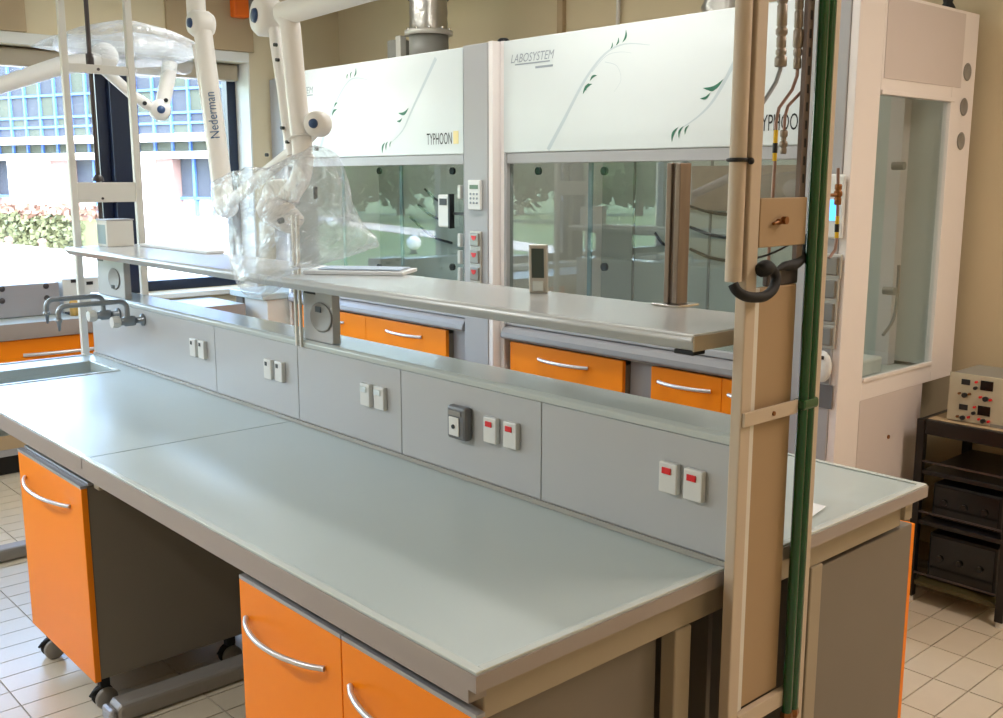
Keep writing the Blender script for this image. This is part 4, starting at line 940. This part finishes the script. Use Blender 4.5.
for px, py in ((284, 128), (289, 142), (279, 60), (277, 45)): q = A(px, py, AY - .022); MB().cyl(q, q + Vector((0, -.012, 0)), .006, n=8).build('screw', 'ink', t)
disc_joint(t, A(318, 124, AY + .03), .042, .07, (.55, -.83, 0))
# second arm with the lettering
t = thing('extraction_arm', 'white extraction arm with blue lettering in front of the window', 'extraction arm', A(222, 200, .9), 'extraction arms')
BY = .92
def B(px, py): return W(px, py, y=BY)
MB().tube([B(192, -60), B(197, 22)], .038, 22).build('upper_tube', 'arm_white', t)
MB().tube([B(192, -60), Vector((B(192, -60).x, BY, ZC - .002))], .042, 20).build('ceiling_drop', 'arm_white', t)
disc_joint(t, B(201, 24), .052, .09)
lo, hi = B(225, 205), B(203, 32)
MB().tube([hi, lo], [.036, .040], 24).build('lower_tube', 'arm_white', t)
MB().tube([B(196, 45), B(206, 110), B(216, 190)], .016, 14).build('parallel_link', 'arm_white', t)
MB().sphere(B(226, 206), .05, 20).build('elbow', 'arm_white', t)
MB().tube([B(226, 206), B(262, 176), B(300, 146), B(316, 128)], .024, 18).build('fore_tube', 'arm_white', t)
for px, py in ((274, 155), (324, 149)): q = B(px, py) + Vector((0, -.025, 0)); MB().cyl(q, q + Vector((0, -.01, 0)), .007, n=8).build('screw', 'ink', t)
up = (hi - lo).normalized(); nr = (CAM - lo); nr = (nr - up * nr.dot(up)).normalized(); rt = up; uu = nr.cross(rt)
o_ = B(214, 141); o_ = lo + up * (o_ - lo).dot(up)
Lw = (B(206, 97) - B(213.5, 141)).length
# lettering wraps the tube: bend the flat letters round its axis
cu = bpy.data.curves.new('t', 'FONT'); cu.body = 'Nederman'; cu.resolution_u = 3
ob = bpy.data.objects.new('t', cu); COL.objects.link(ob); me = bpy.data.meshes.new_from_object(ob.evaluated_get(bpy.context.evaluated_depsgraph_get())); bpy.data.objects.remove(ob)
xs_ = [v.co.x for v in me.vertices]; sc_ = Lw / (max(xs_) - min(xs_)); b = MB(); vs = []
for v in me.vertices:
    s_ = (v.co.x - min(xs_)) * sc_; h_ = (v.co.y - .25) * sc_ * 1.25; rr = .0436 - .004 * (s_ + (o_ - lo).length) / (hi - lo).length; a_ = h_ / rr
    vs.append(o_ + up * s_ + nr * (rr * math.cos(a_)) + uu * (rr * math.sin(a_)))
b._add(vs, [list(p_.vertices) for p_ in me.polygons]); b.build('lettering', 'ink_blue', t)
# far arm with wrapped hood
FX = -4.55
def Cc(px, py): return W(px, py, x=FX)
t = thing('extraction_arm', 'far white extraction arm folded in front of the window mullion', 'extraction arm', Cc(150, 115), 'extraction arms')
disc_joint(t, Cc(160, 110), .06, .10, (1, -.3, 0))
MB().tube([Cc(162, 108), Cc(168, 78), Cc(170, 62)], .042, 20).build('riser', 'arm_white', t)
MB().tube([Cc(156, 110), Cc(135, 97), Cc(100, 66)], .030, 18).build('fore_tube', 'arm_white', t)
disc_joint(t, Cc(104, 57), .075, .10, (1, -.3, 0), False)
MB().tube([Cc(98, 60), Cc(60, 66), Cc(-20, 92), Cc(-60, 105)], [.05, .048, .04, .04], 18).build('boom_tube', 'arm_white', t)
for px, py in ((145, 104), (166, 101)): q = Cc(px, py) + Vector((.04, -.02, 0)); MB().cyl(q, q + Vector((.02, -.006, 0)), .012, n=8).build('screw', 'ink', t)
q = Cc(-60, 105); MB().cyl(q, (q.x, q.y, ZC - .002), .042, n=20).build('ceiling_drop', 'arm_white', t)
q = Cc(128, 56); MB().lathe(q, (-.12, .05, 1), [(.001, -.04), (.08, -.035), (.36, .02), (.385, .035), (.385, .055), (.30, .10), (.10, .17), (.001, .18)], 32).build('capture_hood', 'polythene', t)
# polythene bags
def bag(label, outline, cen, plane, depth, seed, creases, name='polythene_bag'):
    P = [plane(*p_) for p_ in outline]; c = plane(*cen); n = len(P); P = smooth(P + [P[0]], 4)[:-1]; n = len(P); M_ = 14
    nrm = (P[n // 3] - P[0]).cross(P[2 * n // 3] - P[0]).normalized(); b = MB(); vs = []
    for side in (1, -1):
        for i in range(M_ + 1):
            f_ = i / M_
            for k in range(n):
                q = c + (P[k] - c) * f_; h_ = depth * math.sqrt(max(0, 1 - f_ ** 2.2))
                w_ = noise.noise(q * 7 + Vector((seed, side * 5, 0))) * .024 + noise.noise(q * 19 + Vector((seed, side * 9, 3))) * .010 + abs(noise.noise(q * 11 + Vector((3, seed, side)))) * .018
                vs.append(q + nrm * side * (h_ + w_ * min(1, h_ * 14 + .25)) + (P[k] - c).normalized() * noise.noise(q * 13 + Vector((seed, 0, side))) * .012 * f_)
    m_ = (M_ + 1) * n; fs = []
    for s_ in (0, 1):
        for i in range(M_):
            for k in range(n):
                f_ = (s_ * m_ + i * n + k, s_ * m_ + i * n + (k + 1) % n, s_ * m_ + (i + 1) * n + (k + 1) % n, s_ * m_ + (i + 1) * n + k)
                fs.append(f_ if s_ else f_[::-1])
    b._add(vs, fs, True); return tag(b.build(name, 'polythene'), label, 'plastic bag', 'polythene bags')
bag('clear polythene bag wrapped round the near arm\'s elbow, hanging to the shelf', [(214, 192), (232, 178), (262, 172), (300, 160), (325, 148), (343, 165), (349, 192), (362, 222), (377, 239), (352, 247), (318, 262), (285, 268), (266, 278), (264, 291), (242, 293), (226, 250), (218, 218)], (288, 215), lambda px, py: W(px, py, y=.76 - .24 * min(1, max(0, (py - 225) / 45))), .09, 1.7, 0)
bag('crumpled polythene over the far arm by the ceiling', [(30, 46), (60, 34), (95, 36), (130, 32), (172, 40), (192, 52), (190, 74), (168, 72), (150, 78), (128, 74), (110, 62), (70, 52)], (120, 54), lambda px, py: W(px, py, x=FX), .12, 4.1, 0)

# ================================================================== trolley with instrument, right edge
t = thing('trolley', 'black steel trolley with dark shelves standing against the cream wall', 'trolley', (-.42, 3.1, 0))
xa, xb, ya, yb, zt = -.625, -.232, 2.87, 3.34, .77
for x in (xa, xb - .032):
    for y in (ya, yb - .032):
        l = box('leg', 'table_black', t, x, x + .032, y, y + .032, .022, zt - .0008, .002)
        MB().cyl((x + .016, y + .016, 0), (x + .016, y + .016, .0215), .014, n=12).build('foot', 'plate_white', l)
box('top', 'tan_board', t, xa + .029, xb - .029, ya + .029, yb - .029, zt - .018, zt, .001)  # tan stands for the lit wall reflected in the dark top
for y in (ya + .004, yb - .028): box('top_rail', 'table_black', t, xa + .033, xb - .033, y, y + .024, zt - .06, zt - .0008, .002)
for x in (xa + .004, xb - .028): box('top_rail', 'table_black', t, x, x + .024, ya + .033, yb - .033, zt - .06, zt - .0008, .002)
for z in (.545, .335, .075):
    box('shelf', 'table_black' if z > .5 else ('olive' if z < .1 else 'table_black'), t, xa + .034, xb - .034, ya + .005, yb - .005, z, z + .018, .002)
    box('shelf_rail', 'dark_rod', t, xa + .033, xb - .033, ya + .002, ya + .0045, z + .05, z + .058)
for z, w_, l in ((.353, .15, 'black instrument case on the middle shelf of the trolley'), (.093, .20, 'black instrument case on the bottom shelf of the trolley')):
    u = thing('instrument_case', l, 'case', (-.42, 3.1, z), 'cases on the trolley')
    box('case', 'black', u, xa + .06, xb - .06, ya + .06, yb - .04, z + .0005, z + w_, .006); box('face_plate', 'black_gloss', u, xa + .07, xb - .07, ya + .0565, ya + .0595, z + .01, z + w_ - .012)
    for k in range(3): MB().cyl((xa + .11 + k * .08, ya + .056, z + w_ / 2), (xa + .11 + k * .08, ya + .048, z + w_ / 2), .012, n=12).build('knob', 'table_black', u)
tag(MB().box(-.95, XR, YB - .018, YB - .0005, 0, .085).build('baseboard_back', 'tan_board', None, .003), kind='structure')
x0, x1, y0, y1, z0, z1 = -.535, -.24, 2.938, 3.19, zt + .0005, zt + .192
t = thing('power_supply', 'cream twin bench power supply with black meters on the trolley', 'instrument', ((x0 + x1) / 2, 3.06, zt))
box('case', 'instr_grey', t, x0, x1, y0 + .008, y1, z0, z1, .004)
fp = box('front_panel', 'instr_cream', t, x0 - .003, x1 + .003, y0, y0 + .0075, z0 + .002, z1 + .002, .002)
def fq(px, py): return W(px, py, y=y0)
for px, py, w_, h_, m in ((966, 382, .034, .022, 'ink'), (963.5, 407, .034, .022, 'ink'), (987, 386, .048, .038, 'black_gloss'), (984, 411, .048, .038, 'black_gloss')):
    q = fq(px, py); box('meter', m, fp, q.x - w_ / 2, q.x + w_ / 2, y0 - .003, y0 - .0003, q.z - h_ / 2, q.z + h_ / 2, .001)
for px, py, r_ in ((965, 395, .010), (963, 417.5, .009), (976, 388, .007), (974, 413, .007), (986, 399, .010), (983.5, 421, .009), (977, 382, .005), (975, 407, .005), (960, 393, .005), (958, 416, .005), (970, 394, .005), (969, 417, .005), (991, 400, .005), (989, 421.5, .005), (981, 397, .005), (979.5, 419, .005)):
    q = fq(px, py); MB().cyl((q.x, y0 - .0003, q.z), (q.x, y0 - .012, q.z), r_, n=10).build('knob', 'ink' if r_ > .006 else ('red' if int(px) % 2 else 'brass'), fp)
q = fq(998, 427); box('name_strip', 'disc_grey', fp, q.x - .03, q.x + .06, y0 - .002, y0 - .0003, q.z - .008, q.z + .008)
